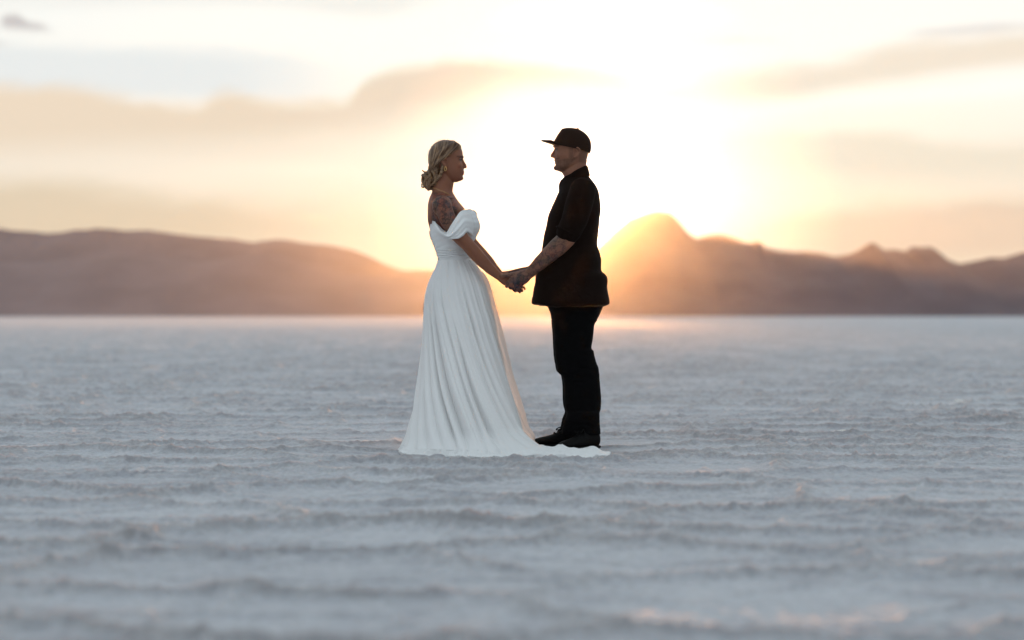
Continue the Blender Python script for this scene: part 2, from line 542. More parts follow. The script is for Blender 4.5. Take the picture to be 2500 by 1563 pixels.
def hermite(xq, xs, vals):
    """smooth monotone-ish interpolation (pchip)"""
    xs = np.asarray(xs, float); vals = np.asarray(vals, float)
    h = np.diff(xs); d = np.diff(vals) / h
    m = np.zeros(len(xs))
    m[0], m[-1] = d[0], d[-1]
    for i in range(1, len(xs) - 1):
        if d[i - 1] * d[i] > 0:
            w1 = 2 * h[i] + h[i - 1]; w2 = h[i] + 2 * h[i - 1]
            m[i] = (w1 + w2) / (w1 / d[i - 1] + w2 / d[i])
    xq = np.clip(xq, xs[0], xs[-1])
    i = np.clip(np.searchsorted(xs, xq) - 1, 0, len(xs) - 2)
    tt = (xq - xs[i]) / h[i]
    return ((2 * tt**3 - 3 * tt**2 + 1) * vals[i] + (tt**3 - 2 * tt**2 + tt) * h[i] * m[i] +
            (-2 * tt**3 + 3 * tt**2) * vals[i + 1] + (tt**3 - tt**2) * h[i] * m[i + 1])


class Bag:
    """collects closed shells; they are fused into one continuous surface"""
    def __init__(self):
        self.v = []; self.f = []

    def rings(self, P, cap=True):
        """P (rows, n, 3)"""
        base = len(self.v)
        r, n = P.shape[:2]
        self.v += [tuple(q) for q in P.reshape(-1, 3)]
        for i in range(r - 1):
            for j in range(n):
                k = (j + 1) % n
                self.f.append((base + i * n + j, base + i * n + k, base + (i + 1) * n + k, base + (i + 1) * n + j))
        if cap:
            self.f.append(tuple(base + j for j in range(n))[::-1])
            self.f.append(tuple(base + (r - 1) * n + j for j in range(n)))

    def loft(self, rows, n=48, step=0.006, p=2.0):
        """rows: (py, px0, px1, half_depth, [centre_y offset], [power])"""
        rows = sorted(rows)
        py = [q[0] for q in rows]
        q0 = [q[1] for q in rows]; q1 = [q[2] for q in rows]; hw = [q[3] for q in rows]
        yc = [q[4] if len(q) > 4 else 0 for q in rows]
        pw = [q[5] if len(q) > 5 else p for q in rows]
        k = max(3, int((py[-1] - py[0]) / 424 / step))
        yq = np.linspace(py[0], py[-1], k)
        a = np.linspace(0, 2 * math.pi, n, endpoint=False)
        P = np.zeros((k, n, 3))
        X0 = X(hermite(yq, py, q0)); X1 = X(hermite(yq, py, q1))
        H = hermite(yq, py, hw); YC = hermite(yq, py, yc); PW = hermite(yq, py, pw)
        ca, sa = np.cos(a), np.sin(a)
        for i in range(k):
            e = 2 / PW[i]
            P[i, :, 0] = (X0[i] + X1[i]) / 2 + (X1[i] - X0[i]) / 2 * np.sign(ca) * np.abs(ca) ** e
            P[i, :, 1] = Y0 + YC[i] + H[i] * np.sign(sa) * np.abs(sa) ** e
            P[i, :, 2] = Z(yq[i])
        self.rings(P[::-1])

    def tube(self, pts, n=20, sub=8, world=False, flat=None, up=(0, 1, 0)):
        """pts: (px, py, y offset, radius[, radius2]); flat: second radius along 'up'"""
        P, Rr, R2 = [], [], []
        for q in pts:
            P.append(Vector((X(q[0]), Y0 + q[2], Z(q[1]))) if not world else Vector(q[:3]))
            Rr.append(q[3]); R2.append(q[4] if len(q) > 4 else q[3])
        C, A, B = [], [], []
        for i in range(len(P) - 1):
            p0 = P[max(i - 1, 0)]; p1 = P[i]; p2 = P[i + 1]; p3 = P[min(i + 2, len(P) - 1)]
            for s in range(sub):
                u = s / sub
                C.append(0.5 * ((2 * p1) + (p2 - p0) * u + (2 * p0 - 5 * p1 + 4 * p2 - p3) * u * u + (3 * p1 - p0 - 3 * p2 + p3) * u**3))
                A.append(Rr[i] + (Rr[i + 1] - Rr[i]) * (u * u * (3 - 2 * u))); B.append(R2[i] + (R2[i + 1] - R2[i]) * (u * u * (3 - 2 * u)))
        C.append(P[-1]); A.append(Rr[-1]); B.append(R2[-1])
        T0 = (C[1] - C[0]).normalized(); T1 = (C[-1] - C[-2]).normalized()
        # rounded ends
        c0, a0, b0 = C[0], A[0], B[0]
        c1, a1, b1 = C[-1], A[-1], B[-1]
        for k in (0.45, 0.8, 0.97):
            s = math.sqrt(1 - k * k)
            C.insert(0, c0 - T0 * a0 * k); A.insert(0, a0 * s); B.insert(0, b0 * s)
            C.append(c1 + T1 * a1 * k); A.append(a1 * s); B.append(b1 * s)
        rings = np.zeros((len(C), n, 3))
        upv = Vector(up)
        for i in range(len(C)):
            tn = (C[min(i + 1, len(C) - 1)] - C[max(i - 1, 0)]).normalized()
            side = tn.cross(upv)
            if side.length < 1e-3:
                side = tn.cross(Vector((0.3, 0.1, 1)))
            side.normalize()
            nn = side.cross(tn).normalized()
            for j in range(n):
                a = 2 * math.pi * j / n
                q = C[i] + side * (A[i] * math.cos(a)) + nn * (B[i] * math.sin(a))
                rings[i, j] = q
        self.rings(rings)

    def ball(self, c, r, n=16):
        a = np.linspace(0, 2 * math.pi, n, endpoint=False)
        ph = np.linspace(0.12, math.pi - 0.12, n)
        P = np.zeros((n, n, 3))
        for i, q in enumerate(ph):
            P[i, :, 0] = c[0] + r[0] * math.sin(q) * np.cos(a)
            P[i, :, 1] = c[1] + r[1] * math.sin(q) * np.sin(a)
            P[i, :, 2] = c[2] + r[2] * math.cos(q)
        self.rings(P)

    def mesh(self, name):
        me = bpy.data.meshes.new(name)
        me.from_pydata(self.v, [], self.f)
        me.update()
        bm = bmesh.new(); bm.from_mesh(me)
        bmesh.ops.recalc_face_normals(bm, faces=bm.faces)
        bm.to_mesh(me); bm.free()
        return me

    def fused(self, name, voxel=0.0035, smooth=3, factor=0.5):
        me = self.mesh(name)
        o = bpy.data.objects.new('tmp', me); COL.objects.link(o)
        md = o.modifiers.new('r', 'REMESH'); md.mode = 'VOXEL'; md.voxel_size = voxel; md.adaptivity = 0
        if smooth:
            s = o.modifiers.new('s', 'SMOOTH'); s.factor = factor; s.iterations = smooth
        dg = bpy.context.evaluated_depsgraph_get(); dg.update()
        res = bpy.data.meshes.new_from_object(o.evaluated_get(dg))
        bpy.data.objects.remove(o); bpy.data.meshes.remove(me)
        res.name = name
        return res


def coords(me):
    a = np.zeros(len(me.vertices) * 3, np.float32); me.vertices.foreach_get('co', a)
    return a.reshape(-1, 3).astype(float)


def normals(me):
    a = np.zeros(len(me.vertices) * 3, np.float32); me.vertices.foreach_get('normal', a)
    return a.reshape(-1, 3).astype(float)


def set_coords(me, v):
    me.vertices.foreach_set('co', v.reshape(-1).astype(np.float32)); me.update()


def set_color(me, col, name='tone'):
    at = me.color_attributes.new(name, 'FLOAT_COLOR', 'POINT')
    c = np.ones((len(me.vertices), 4), np.float32); c[:, :3] = col
    at.data.foreach_set('color', c.reshape(-1))


def to_px(v):
    """figure-plane pixel coordinates of vertices (for placing features)"""
    return 1250 + v[:, 0] * F / Y0, 769 - (v[:, 2] - CAMZ) * F / Y0


def add_part(name, me, mat, root, smooth=True, label=None, sub=None):
    v = coords(me) - np.array(root.location)
    set_coords(me, v)
    o = link_mesh(name, me, mat, sub or root, smooth)
    if label:
        o['label'] = label
    return o


def n3(v, s, seed=0.0):
    """cheap smooth 3D noise from three 2D slices"""
    return (fbm(v[:, 0] * s + seed, v[:, 2] * s, 3, 5) + fbm(v[:, 1] * s + seed, v[:, 2] * s + 3, 3, 6) + fbm(v[:, 0] * s, v[:, 1] * s + seed, 3, 7)) / 1.6


def skin_mat(name):
    m, t, out = mat_new(name)
    at = t.new('ShaderNodeAttribute'); at.attribute_name = 'tone'
    tc = t.new('ShaderNodeTexCoord')
    n = t.noise(tc.outputs['Object'], 60, 4, 0.6)
    c = t.mix(t.m('MULTIPLY', n, 0.35), at.outputs['Color'], (0.6, 0.5, 0.5), 'MULTIPLY')
    b = t.new('ShaderNodeBump'); b.inputs['Strength'].default_value = 0.15; b.inputs['Distance'].default_value = 0.002
    t.l.new(t.noise(tc.outputs['Object'], 350, 2, 0.5), b.inputs['Height'])
    p = principled(t, out, c, 0.55, Normal=b.outputs[0])
    p.inputs['Subsurface Weight'].default_value = 0.12
    p.inputs['Subsurface Radius'].default_value = (0.02, 0.008, 0.004)
    p.inputs['Subsurface Scale'].default_value = 0.4
    p.inputs['Specular IOR Level'].default_value = 0.3
    return m


def cloth_mat(name, col, rough=0.9, weave=900, bump=0.2, transl=0.0, sheen=0.0, alpha=0.0, var=0.1, spec=0.08):
    m, t, out = mat_new(name)
    tc = t.new('ShaderNodeTexCoord')
    n = t.noise(tc.outputs['Object'], 12, 4, 0.6)
    c = t.mix(t.m('MULTIPLY', n, var), (*col,), (col[0] * 0.4, col[1] * 0.4, col[2] * 0.4))
    b = t.new('ShaderNodeBump'); b.inputs['Strength'].default_value = bump; b.inputs['Distance'].default_value = 0.002
    t.l.new(t.m('ADD', t.noise(tc.outputs['Object'], weave, 2, 0.5), t.noise(tc.outputs['Object'], 60, 3, 0.6)), b.inputs['Height'])
    p = principled(t, out, c, rough, Normal=b.outputs[0])
    p.inputs['Specular IOR Level'].default_value = spec
    p.inputs['Sheen Weight'].default_value = sheen
    p.inputs['Sheen Roughness'].default_value = 0.4
    sh = p.outputs[0]
    if transl > 0:
        tr = t.new('ShaderNodeBsdfTranslucent'); t.put(tr.inputs['Color'], (*col, 1))
        mx = t.new('ShaderNodeMixShader'); mx.inputs[0].default_value = transl
        t.l.new(sh, mx.inputs[1]); t.l.new(tr.outputs[0], mx.inputs[2]); sh = mx.outputs[0]
    if alpha > 0:
        tp = t.new('ShaderNodeBsdfTransparent')
        mx = t.new('ShaderNodeMixShader'); mx.inputs[0].default_value = alpha
        t.l.new(sh, mx.inputs[1]); t.l.new(tp.outputs[0], mx.inputs[2]); sh = mx.outputs[0]
    t.l.new(sh, out.inputs['Surface'])
    return m


def tattoo(v, col, mask, seed, inks):
    """ink patches following noise contours, blended into the skin colour where mask>0"""
    n = n3(v, 26, seed); q = n3(v, 60, seed + 9)
    line = np.exp(-(np.minimum(np.abs(n), np.abs(q * 0.8)) / 0.035) ** 2)
    fill = sm(n3(v, 17, seed + 4), 0.0, 0.12)
    hue = n3(v, 13, seed + 7)
    ink = np.where(hue[:, None] > 0.05, inks[0], np.where(hue[:, None] < -0.07, inks[1], inks[2]))
    f = np.clip(mask * (0.30 + 0.35 * fill), 0, 1)[:, None]
    col = col * (1 - f) + ink * f
    f = np.clip(mask * line * 0.75, 0, 1)[:, None]
    return col * (1 - f) + np.array([0.018, 0.018, 0.022]) * f


def hand(B, wrist, base, spread, fingers, thumb, thick=0.016):
    """palm from the wrist to the knuckle row plus five separate fingers"""
    B.tube([(wrist[0], wrist[1], wrist[2], wrist[3], thick * 1.25), ((wrist[0] + base[0]) / 2, (wrist[1] + base[1]) / 2, (wrist[2] + base[2]) / 2, spread * 0.95, thick * 1.1),
            (base[0], base[1], base[2], spread, thick * 0.85)], n=24)
    for fg in fingers:
        B.tube(fg, n=14, sub=6)
    B.tube(thumb, n=14, sub=6)


def ear(B, px, py, side, h, facing):
    """helix, inner fold and lobe; facing +1 looks to +x"""
    y = side
    s = h * 424
    f = -facing
    pts = [(px - f * 0.30 * s, py + 0.05 * s, y * 0.97, 0.0035), (px - f * 0.26 * s, py - 0.35 * s, y * 1.03, 0.004), (px + f * 0.05 * s, py - 0.50 * s, y * 1.12, 0.0045),
           (px + f * 0.33 * s, py - 0.30 * s, y * 1.22, 0.0045), (px + f * 0.33 * s, py + 0.02 * s, y * 1.2, 0.0045), (px + f * 0.12 * s, py + 0.30 * s, y * 1.1, 0.0045), (px - f * 0.12 * s, py + 0.47 * s, y * 1.02, 0.0065)]
    B.tube(pts, n=10, sub=6)
    B.tube([(px + f * 0.02 * s, py - 0.30 * s, y * 1.02, 0.006), (px + f * 0.18 * s, py - 0.05 * s, y * 1.07, 0.006), (px, py + 0.25 * s, y * 1.0, 0.008)], n=10, sub=5)


def dent(v, nrm, c, r, amt):
    d = np.sqrt(((v - np.array(c)) ** 2 / np.array(r) ** 2).sum(1))
    return v - nrm * (amt * np.exp(-d ** 2))[:, None]


def person(name, px, label):
    o = bpy.data.objects.new(name, None)
    COL.objects.link(o)
    o.location = (X(px), Y0, 0)
    o.empty_display_size = 0.3
    o['label'] = label
    o['category'] = 'person'
    return o


# ------------------------------------------------------------------ the woman
bride = person('person', 1110, 'woman in a long white off-shoulder dress with hair in a low bun, facing right')
m_skin_w = skin_mat('skin_tanned')
B = Bag()
# head
B.loft([(348, 1082, 1104, .025), (351, 1068, 1114, .046), (356, 1059, 1121, .060), (363, 1053, 1126, .067), (372, 1050, 1129.5, .071), (380, 1049, 1130.3, .072, 0, 2.2), (384, 1049, 1130.6, .071, 0, 2.2),
        (391, 1050, 1128.6, .070, 0, 2.25), (398, 1052, 1129.2, .070, 0, 2.25), (405, 1056, 1130.5, .068, 0, 2.2), (411, 1062, 1131.8, .066, 0, 2.1), (417, 1068, 1132.2, .063, 0, 2.0), (424, 1075, 1131.8, .058), (430, 1080, 1130.2, .052),
        (436, 1086, 1130.2, .044), (441, 1090, 1126.5, .034), (445, 1096, 1116, .020)], n=56)
# nose, lips, chin, cheek
B.tube([(1128.5, 388, 0, .0055), (1131.5, 396, 0, .0062), (1135.0, 403, 0, .0078), (1136.0, 408, 0, .0090)], n=16)
B.tube([(1130.5, 409.0, -.011, .006), (1131.5, 409.5, 0, .007), (1130.5, 409.0, .011, .006)], n=12)
B.tube([(1127.5, 421.0, -.020, .0030), (1131.2, 420.6, -.008, .0048), (1131.9, 420.4, 0, .0052), (1131.2, 420.6, .008, .0048), (1127.5, 421.0, .020, .0030)], n=12)
B.tube([(1127.0, 424.5, -.018, .003), (1130.6, 425.8, -.008, .0052), (1131.3, 426.0, 0, .0056), (1130.6, 425.8, .008, .0052), (1127.0, 424.5, .018, .003)], n=12)
B.ball((X(1125.6), Y0, Z(434.5)), (.0145, .018, .015))
for s in (-1, 1):
    B.ball((X(1118.5), Y0 + s * .036, Z(405)), (.022, .018, .024))
    B.tube([(1130.2, 384, s * .008, .006), (1127.5, 382.5, s * .028, .006), (1120.5, 385, s * .047, .005)], n=12)
    ear(B, 1087.5, 400, s * .072, .048, 1)
# neck and shoulders, trunk
B.loft([(425, 1063, 1100, .050), (440, 1060, 1106, .052), (450, 1058, 1107.5, .053), (460, 1056, 1105.8, .054), (468, 1054.5, 1105.3, .059), (474, 1053, 1108, .070), (480, 1050, 1111.5, .090, 0, 2.1),
        (487, 1047.5, 1116, .120, 0, 2.2), (494, 1046, 1121.5, .150, 0, 2.3), (502, 1044.8, 1128, .165, 0, 2.3), (512, 1044.3, 1136, .168, 0, 2.3), (524, 1044.1, 1141, .160, 0, 2.3), (536, 1044.3, 1145, .150, 0, 2.3), (548, 1046.2, 1148, .143),
        (560, 1050, 1150, .138), (578, 1056, 1147, .130), (600, 1064, 1140, .120), (630, 1074, 1132, .110), (655, 1070, 1138, .130), (690, 1056, 1148, .165), (725, 1049, 1150, .178), (760, 1054, 1148, .172)], n=64)
for s in (-1, 1):
    dx = 0 if s < 0 else 13
    dy = 0 if s < 0 else -2
    B.ball((X(1082 + dx * .6), Y0 + s * .158, Z(507)), (.058, .052, .060))
    # collar bone and shoulder blade
    B.tube([(1111, 486, s * .02, .009), (1107, 487, s * .08, .010), (1094, 487, s * .145, .012)], n=12)
    B.tube([(1061, 505, s * .085, .025), (1056, 540, s * .08, .022)], n=16)
    # arm
    B.tube([(1084 + dx * .6, 505, s * .170, .048), (1093 + dx * .7, 532, s * .186, .0475), (1108 + dx * .8, 561, s * .192, .0450), (1127 + dx, 583, s * .190, .0425), (1145 + dx, 602, s * .184, .0385), (1158 + dx, 617, s * .174, .0395),
            (1176 + dx, 637, s * .156, .0370), (1196 + dx * .8, 657, s * .134, .0305), (1211 + dx * .7, 670, s * .118, .0245), (1222 + dx * .6, 678, s * .106, .0225, .0300)], n=28)
    # leg under the dress
    B.tube([(1095, 745, s * .085, .085), (1102, 830, s * .085, .072), (1108, 905, s * .085, .052), (1104, 960, s * .085, .050), (1106, 1060, s * .09, .032), (1108, 1078, s * .09, .034)], n=20)
    B.tube([(1104, 1084, s * .09, .030), (1130, 1086, s * .095, .028), (1152, 1090, s * .10, .016, .034)], n=16)
# hands: near one palm away from the viewer, resting in his
for s in (-1, 1):
    ox, oy = (0, 0) if s < 0 else (7, -6)
    y = s * .100
    hand(B, (1222 + ox, 678 + oy, s * .106, .025), (1246 + ox, 691 + oy, y, .0), .032,
         [[(1247 + ox, 683 + oy, y, .0092), (1256 + ox, 688 + oy, y - s * .006, .0088), (1263 + ox, 696 + oy, y - s * .004, .0080), (1264 + ox, 703 + oy, y + s * .004, .0070)],
          [(1247 + ox, 690 + oy, y, .0094), (1255 + ox, 697 + oy, y - s * .004, .0090), (1258 + ox, 706 + oy, y, .0082), (1257.5 + ox, 712.5 + oy, y + s * .004, .0068)],
          [(1244 + ox, 696 + oy, y, .0090), (1254 + ox, 702 + oy, y + s * .004, .0086), (1264 + ox, 709 + oy, y + s * .004, .0078), (1269 + ox, 715 + oy, y + s * .006, .0062)],
          [(1240 + ox, 700 + oy, y - s * .008, .0082), (1256 + ox, 704 + oy, y + s * .010, .0078), (1270 + ox, 705 + oy, y + s * .012, .0072), (1275 + ox, 712 + oy, y + s * .010, .0058)]],
         [(1233 + ox, 679 + oy, y - s * .010, .0120), (1243 + ox, 674 + oy, y - s * .024, .0105), (1254 + ox, 673 + oy, y - s * .030, .0095), (1262 + ox, 677 + oy, y - s * .028, .0080)])
me = B.fused('body', 0.0030, 3, 0.45)
v = coords(me); nr = normals(me)
for s in (-1, 1):   # eye sockets, temples
    v = dent(v, nr, (X(1126.0), Y0 + s * .030, Z(391)), (.013, .015, .010), .0065)
    v = dent(v, nr, (X(1133.0), Y0 + s * .013, Z(411)), (.005, .004, .004), .003)
v = dent(v, nr, (X(1133), Y0, Z(430)), (.012, .02, .007), .003)
set_coords(me, v)
px, py = to_px(v); yy = v[:, 1] - Y0
col = np.tile(np.array([.26, .105, .060]), (len(v), 1))
col *= (1 + 0.14 * n3(v, 20, 2))[:, None]
# cheeks and nose a little redder, lips
f = np.exp(-(((px - 1120) / 8) ** 2 + ((py - 410) / 7) ** 2))[:, None] * 0.5
col = col * (1 - f) + np.array([.29, .090, .055]) * f
f = (np.exp(-(((py - 423.2) / 3.4) ** 4)) * sm(px, 1124.5, 1128) * (np.abs(yy) < .03))[:, None] * .8
col = col * (1 - f) + np.array([.24, .06, .05]) * f
# eyebrows and lash line
for s in (-1, 1):
    f = (np.exp(-((py - (383.6 + 0.055 * (px - 1124) ** 2 * .35)) / 1.35) ** 2) * sm(px, 1114.5, 1118) * (1 - sm(px, 1129.5, 1131)) * (np.sign(yy) == s))[:, None] * .85
    col = col * (1 - f) + np.array([.05, .025, .018]) * f
# tattoo over shoulder, upper arm and shoulder blade (near side), smaller on the far side
mask = sm(px, 1052, 1060) * (1 - sm(px, 1112, 1124)) * sm(py, 466, 478) * (1 - sm(py, 572, 588)) * (yy < -.03)
mask = np.maximum(mask, 0.7 * sm(px, 1075, 1085) * sm(py, 480, 492) * (1 - sm(py, 560, 580)) * (yy > .1))
col = tattoo(v, col, mask, 3.0, [np.array([.04, .055, .045]), np.array([.20, .045, .030]), np.array([.045, .045, .06])])
set_color(me, col)
add_part('body', me, m_skin_w, bride)

# eyes
m_eye, t, out = mat_new('eye_white'); principled(t, out, (.22, .16, .13), 0.4)
m_iris, t, out = mat_new('iris'); principled(t, out, (.04, .03, .02), 0.2)
m_lash, t, out = mat_new('lashes'); principled(t, out, (.02, .012, .01), 0.7)
def eyes(root, px, py, yo, facing, k=1.0):
    for s in (-1, 1):
        E = Bag(); E.ball((X(px), Y0 + s * yo, Z(py)), (.0105 * k, .0105 * k, .0100 * k))
        e = add_part('eye', E.mesh('eye'), m_eye, root)
        E = Bag(); E.ball((X(px) + facing * .0078 * k, Y0 + s * (yo + .0022), Z(py)), (.0036, .0050, .0050))
        add_part('iris', E.mesh('iris'), m_iris, root, sub=e)
        E = Bag(); E.tube([(px + facing * 1.2, py - 0.4, s * (yo - .010), .0013), (px + facing * 4.6, py - 1.3, s * (yo + .001), .0016), (px + facing * 1.4, py - 0.4, s * (yo + .0115), .0014), (px - facing * 1.4, py + 0.6, s * (yo + .0135), .0010)], n=8)
        add_part('eyelash', E.mesh('eyelash'), m_lash, root, sub=e)
eyes(bride, 1123.3, 391.8, .0285, 1, .9)

# ---- hair
m_hair, t, out = mat_new('blonde_hair')
at = t.new('ShaderNodeAttribute'); at.attribute_name = 'tone'
p = principled(t, out, at.outputs['Color'], 0.42)
p.inputs['Specular IOR Level'].default_value = 0.4
tr = t.new('ShaderNodeBsdfTranslucent'); tr.inputs['Color'].default_value = (.75, .45, .18, 1)
mx = t.new('ShaderNodeMixShader'); mx.inputs[0].default_value = 0.14
t.l.new(p.outputs[0], mx.inputs[1]); t.l.new(tr.outputs[0], mx.inputs[2]); t.l.new(mx.outputs[0], out.inputs['Surface'])
H = Bag()
H.loft([(342.5, 1083, 1101, .020), (344, 1074, 1108, .038), (347, 1067, 1115, .052, 0, 2.2), (352, 1060, 1121.5, .064, 0, 2.3), (357, 1055.5, 1125.5, .072, 0, 2.5), (362, 1052, 1126.0, .077, 0, 2.8), (368, 1049.3, 1120, .080, 0, 2.9), (374, 1047.6, 1114, .082, 0, 3.0),
        (380, 1046.4, 1107, .084, 0, 3.2), (386, 1046, 1098, .084, 0, 3.2), (392, 1045.7, 1087.5, .083, 0, 3.0), (398, 1046, 1083, .081, 0, 2.8), (404, 1047, 1081, .077), (410, 1048.6, 1079, .072), (418, 1051, 1077, .066), (430, 1056, 1075, .058), (444, 1058, 1072, .050), (456, 1059, 1068, .035)], n=56)
H.tube([(1081, 404, -.074, .008), (1080.5, 418, -.070, .009), (1075, 432, -.060, .009), (1066, 442, -.045, .010)], n=12)   # loose lock behind the ear
H.tube([(1081, 404, .074, .008), (1080.5, 418, .070, .009), (1075, 432, .060, .009), (1066, 442, .045, .010)], n=12)
H.tube([(1118, 356, -.052, .012), (1108, 368, -.074, .011), (1096, 380, -.083, .010), (1082, 390, -.084, .012), (1066, 402, -.078, .014), (1054, 412, -.050, .014), (1050, 424, -.02, .013)], n=16)
H.tube([(1110, 352, -.055, .012), (1094, 362, -.078, .012), (1076, 378, -.084, .014), (1060, 396, -.070, .015), (1051, 412, -.035, .014)], n=16)
H.tube([(1118, 356, .052, .012), (1108, 368, .074, .011), (1096, 380, .083, .010), (1082, 390, .084, .012), (1066, 402, .078, .014), (1054, 412, .050, .014), (1050, 424, .02, .013)], n=16)
me = H.fused('hair', 0.0030, 2, 0.5)
v = coords(me); nr = normals(me); px, py = to_px(v)
a = np.arctan2(py - 424, px - 1052) ; rr = np.hypot(px - 1052, py - 424)
st = fbm(a * 26 + 0.02 * rr + v[:, 1] * 40, rr * 0.030, 3, 3) + 0.7 * fbm(a * 70 + v[:, 1] * 90, rr * 0.05, 2, 9)
v2 = v + nr * (0.0075 * st)[:, None]
set_coords(me, v2)
k = np.clip(0.5 + st * 2.4, 0, 1)[:, None]
col = np.array([.050, .026, .015]) * (1 - k) + np.array([.43, .27, .16]) * k
rootf = (np.exp(-((px - 1096) / 30) ** 2) * (1 - sm(py, 352, 392)))[:, None] * .6
col = col * (1 - rootf) + np.array([.085, .045, .028]) * rootf
set_color(me, col)
hair = add_part('hair', me, m_hair, bride)
# bun of pinned curls
rng = random.Random(5)
Bn = Bag()
cxp, cyp = 1047.5, 439.5
Bn.ball((X(cxp), Y0, Z(cyp)), (.028, .034, .042))
Bn.tube([(1066, 412, 0, .026), (1056, 420, 0, .030), (1049, 432, 0, .028)], n=16)
for i in range(30):
    th = rng.uniform(0, 2 * math.pi); ph = math.acos(rng.uniform(-0.85, 0.85)); tw = rng.uniform(0, math.pi)
    pts = []
    ln = rng.uniform(0.9, 1.9)
    rad = rng.uniform(.0040, .0085)
    for q in range(5):
        u = (q / 4 - .5) * ln
        aa, bb = th + u * math.cos(tw), ph + u * math.sin(tw)
        k = 1.03 + rng.uniform(-.10, .20)
        pts.append((cxp + 14.5 * k * math.sin(bb) * math.cos(aa), cyp + 20.5 * k * math.cos(bb), .040 * k * math.sin(bb) * math.sin(aa), rad))
    Bn.tube(pts, n=10, sub=5)
for pts in ([(1042, 424, -.02, .005), (1035, 420, -.018, .0045), (1031.5, 416, -.016, .003)], [(1040, 428, -.03, .005), (1033, 427, -.03, .005), (1029.5, 430, -.03, .0035)],
            [(1040, 452, -.02, .006), (1034, 459, -.02, .005), (1029.5, 457, -.02, .003)], [(1050, 456, -.03, .006), (1045, 465, -.028, .005), (1052, 464, -.03, .004)], [(1036, 446, -.015, .005), (1030, 450, -.015, .004), (1030, 455, -.02, .003)],
            [(1054, 418, -.05, .007), (1062, 428, -.056, .008), (1064, 442, -.05, .007), (1056, 452, -.04, .006)]):
    Bn.tube(pts, n=8, sub=5)
me = Bn.fused('bun', 0.0022, 1, 0.3)
v = coords(me); nr = normals(me); px, py = to_px(v)
st = fbm(px * .55, py * .18 + v[:, 1] * 60, 3, 13) + .8 * fbm(px * .3 + py * .5, v[:, 1] * 300, 2, 19)
set_coords(me, v + nr * (.002 * st)[:, None])
k = np.clip(.5 + st * 1.5, 0, 1)[:, None]
set_color(me, np.array([.08, .044, .024]) * (1 - k) + np.array([.40, .25, .14]) * k)
add_part('bun', me, m_hair, bride, sub=hair)
# flyaway hairs
Fl = Bag()
for i in range(26):
    a0 = rng.uniform(0.15, 3.0)
    bx, by = 1086 + 40 * math.cos(a0), 384 - 40 * math.sin(a0)
    tx, ty = -math.sin(a0), -math.cos(a0)
    L = rng.uniform(8, 20); lift = rng.uniform(.5, 4); yy0 = rng.uniform(-.04, .04)
    Fl.tube([(bx, by, yy0, .0008), (bx + tx * L * .5 + math.cos(a0) * lift, by - ty * -L * .5 - math.sin(a0) * lift, yy0, .0005), (bx + tx * L, by + ty * L, yy0 * 1.1, .0003)], n=4, sub=4)
for i in range(10):
    Fl.tube([(1040 + rng.uniform(-6, 10), 455 + rng.uniform(-20, 8), rng.uniform(-.03, .03), .0006), (1032 + rng.uniform(-3, 6), 458 + rng.uniform(-24, 8), rng.uniform(-.03, .03), .0005), (1027 + rng.uniform(-2, 8), 452 + rng.uniform(-26, 14), 0, .0003)], n=4, sub=4)
me = Fl.mesh('loose_strand'); set_color(me, np.array([.5, .35, .18]))
add_part('loose_strand', me, m_hair, bride, sub=hair)['kind'] = 'stuff'

# earring and necklace
m_gold, t, out = mat_new('gold'); principled(t, out, (.85, .55, .22), 0.25, Metallic=1.0)
for s in (-1, 1):
    E = Bag()
    cpx, cpy = 1088.8, 415.3
    E.tube([(cpx + 2.6 * math.cos(q) , cpy + 4.6 * math.sin(q), s * (.080 + .003 * math.cos(q)), .0017) for q in np.linspace(-1.4, 4.6, 14)], n=8, sub=3)
    E.ball((X(1088.6), Y0 + s * .0795, Z(410.0)), (.0030, .0030, .0030))
    add_part('earring', E.mesh('earring'), m_gold, bride)
E = Bag()
nk = []
for q in np.linspace(0, 2 * math.pi, 40):
    c_, s_ = math.cos(q), math.sin(q)
    pxx = 1083 + 30.5 * c_; nk.append((pxx, 472 + 14 * c_ - 2 * s_ * s_, s_ * (.073 + .012 * (c_ < 0) * 0), .0011))
E.tube(nk, n=6, sub=3)
add_part('necklace', E.mesh('necklace'), m_gold, bride)

# ---- dress
m_chiffon = cloth_mat('white_chiffon', (.90, .90, .90), 0.8, weave=500, bump=0.35, transl=0.20, sheen=0.3, var=0.0)
m_lace = cloth_mat('white_lace', (.88, .88, .88), 0.75, weave=260, bump=0.7, transl=0.10, sheen=0.3, var=0.05)
m_sheer = cloth_mat('sheer_layer', (.88, .86, .84), 0.8, weave=500, bump=0.25, transl=0.6, alpha=0.38, var=0.0)

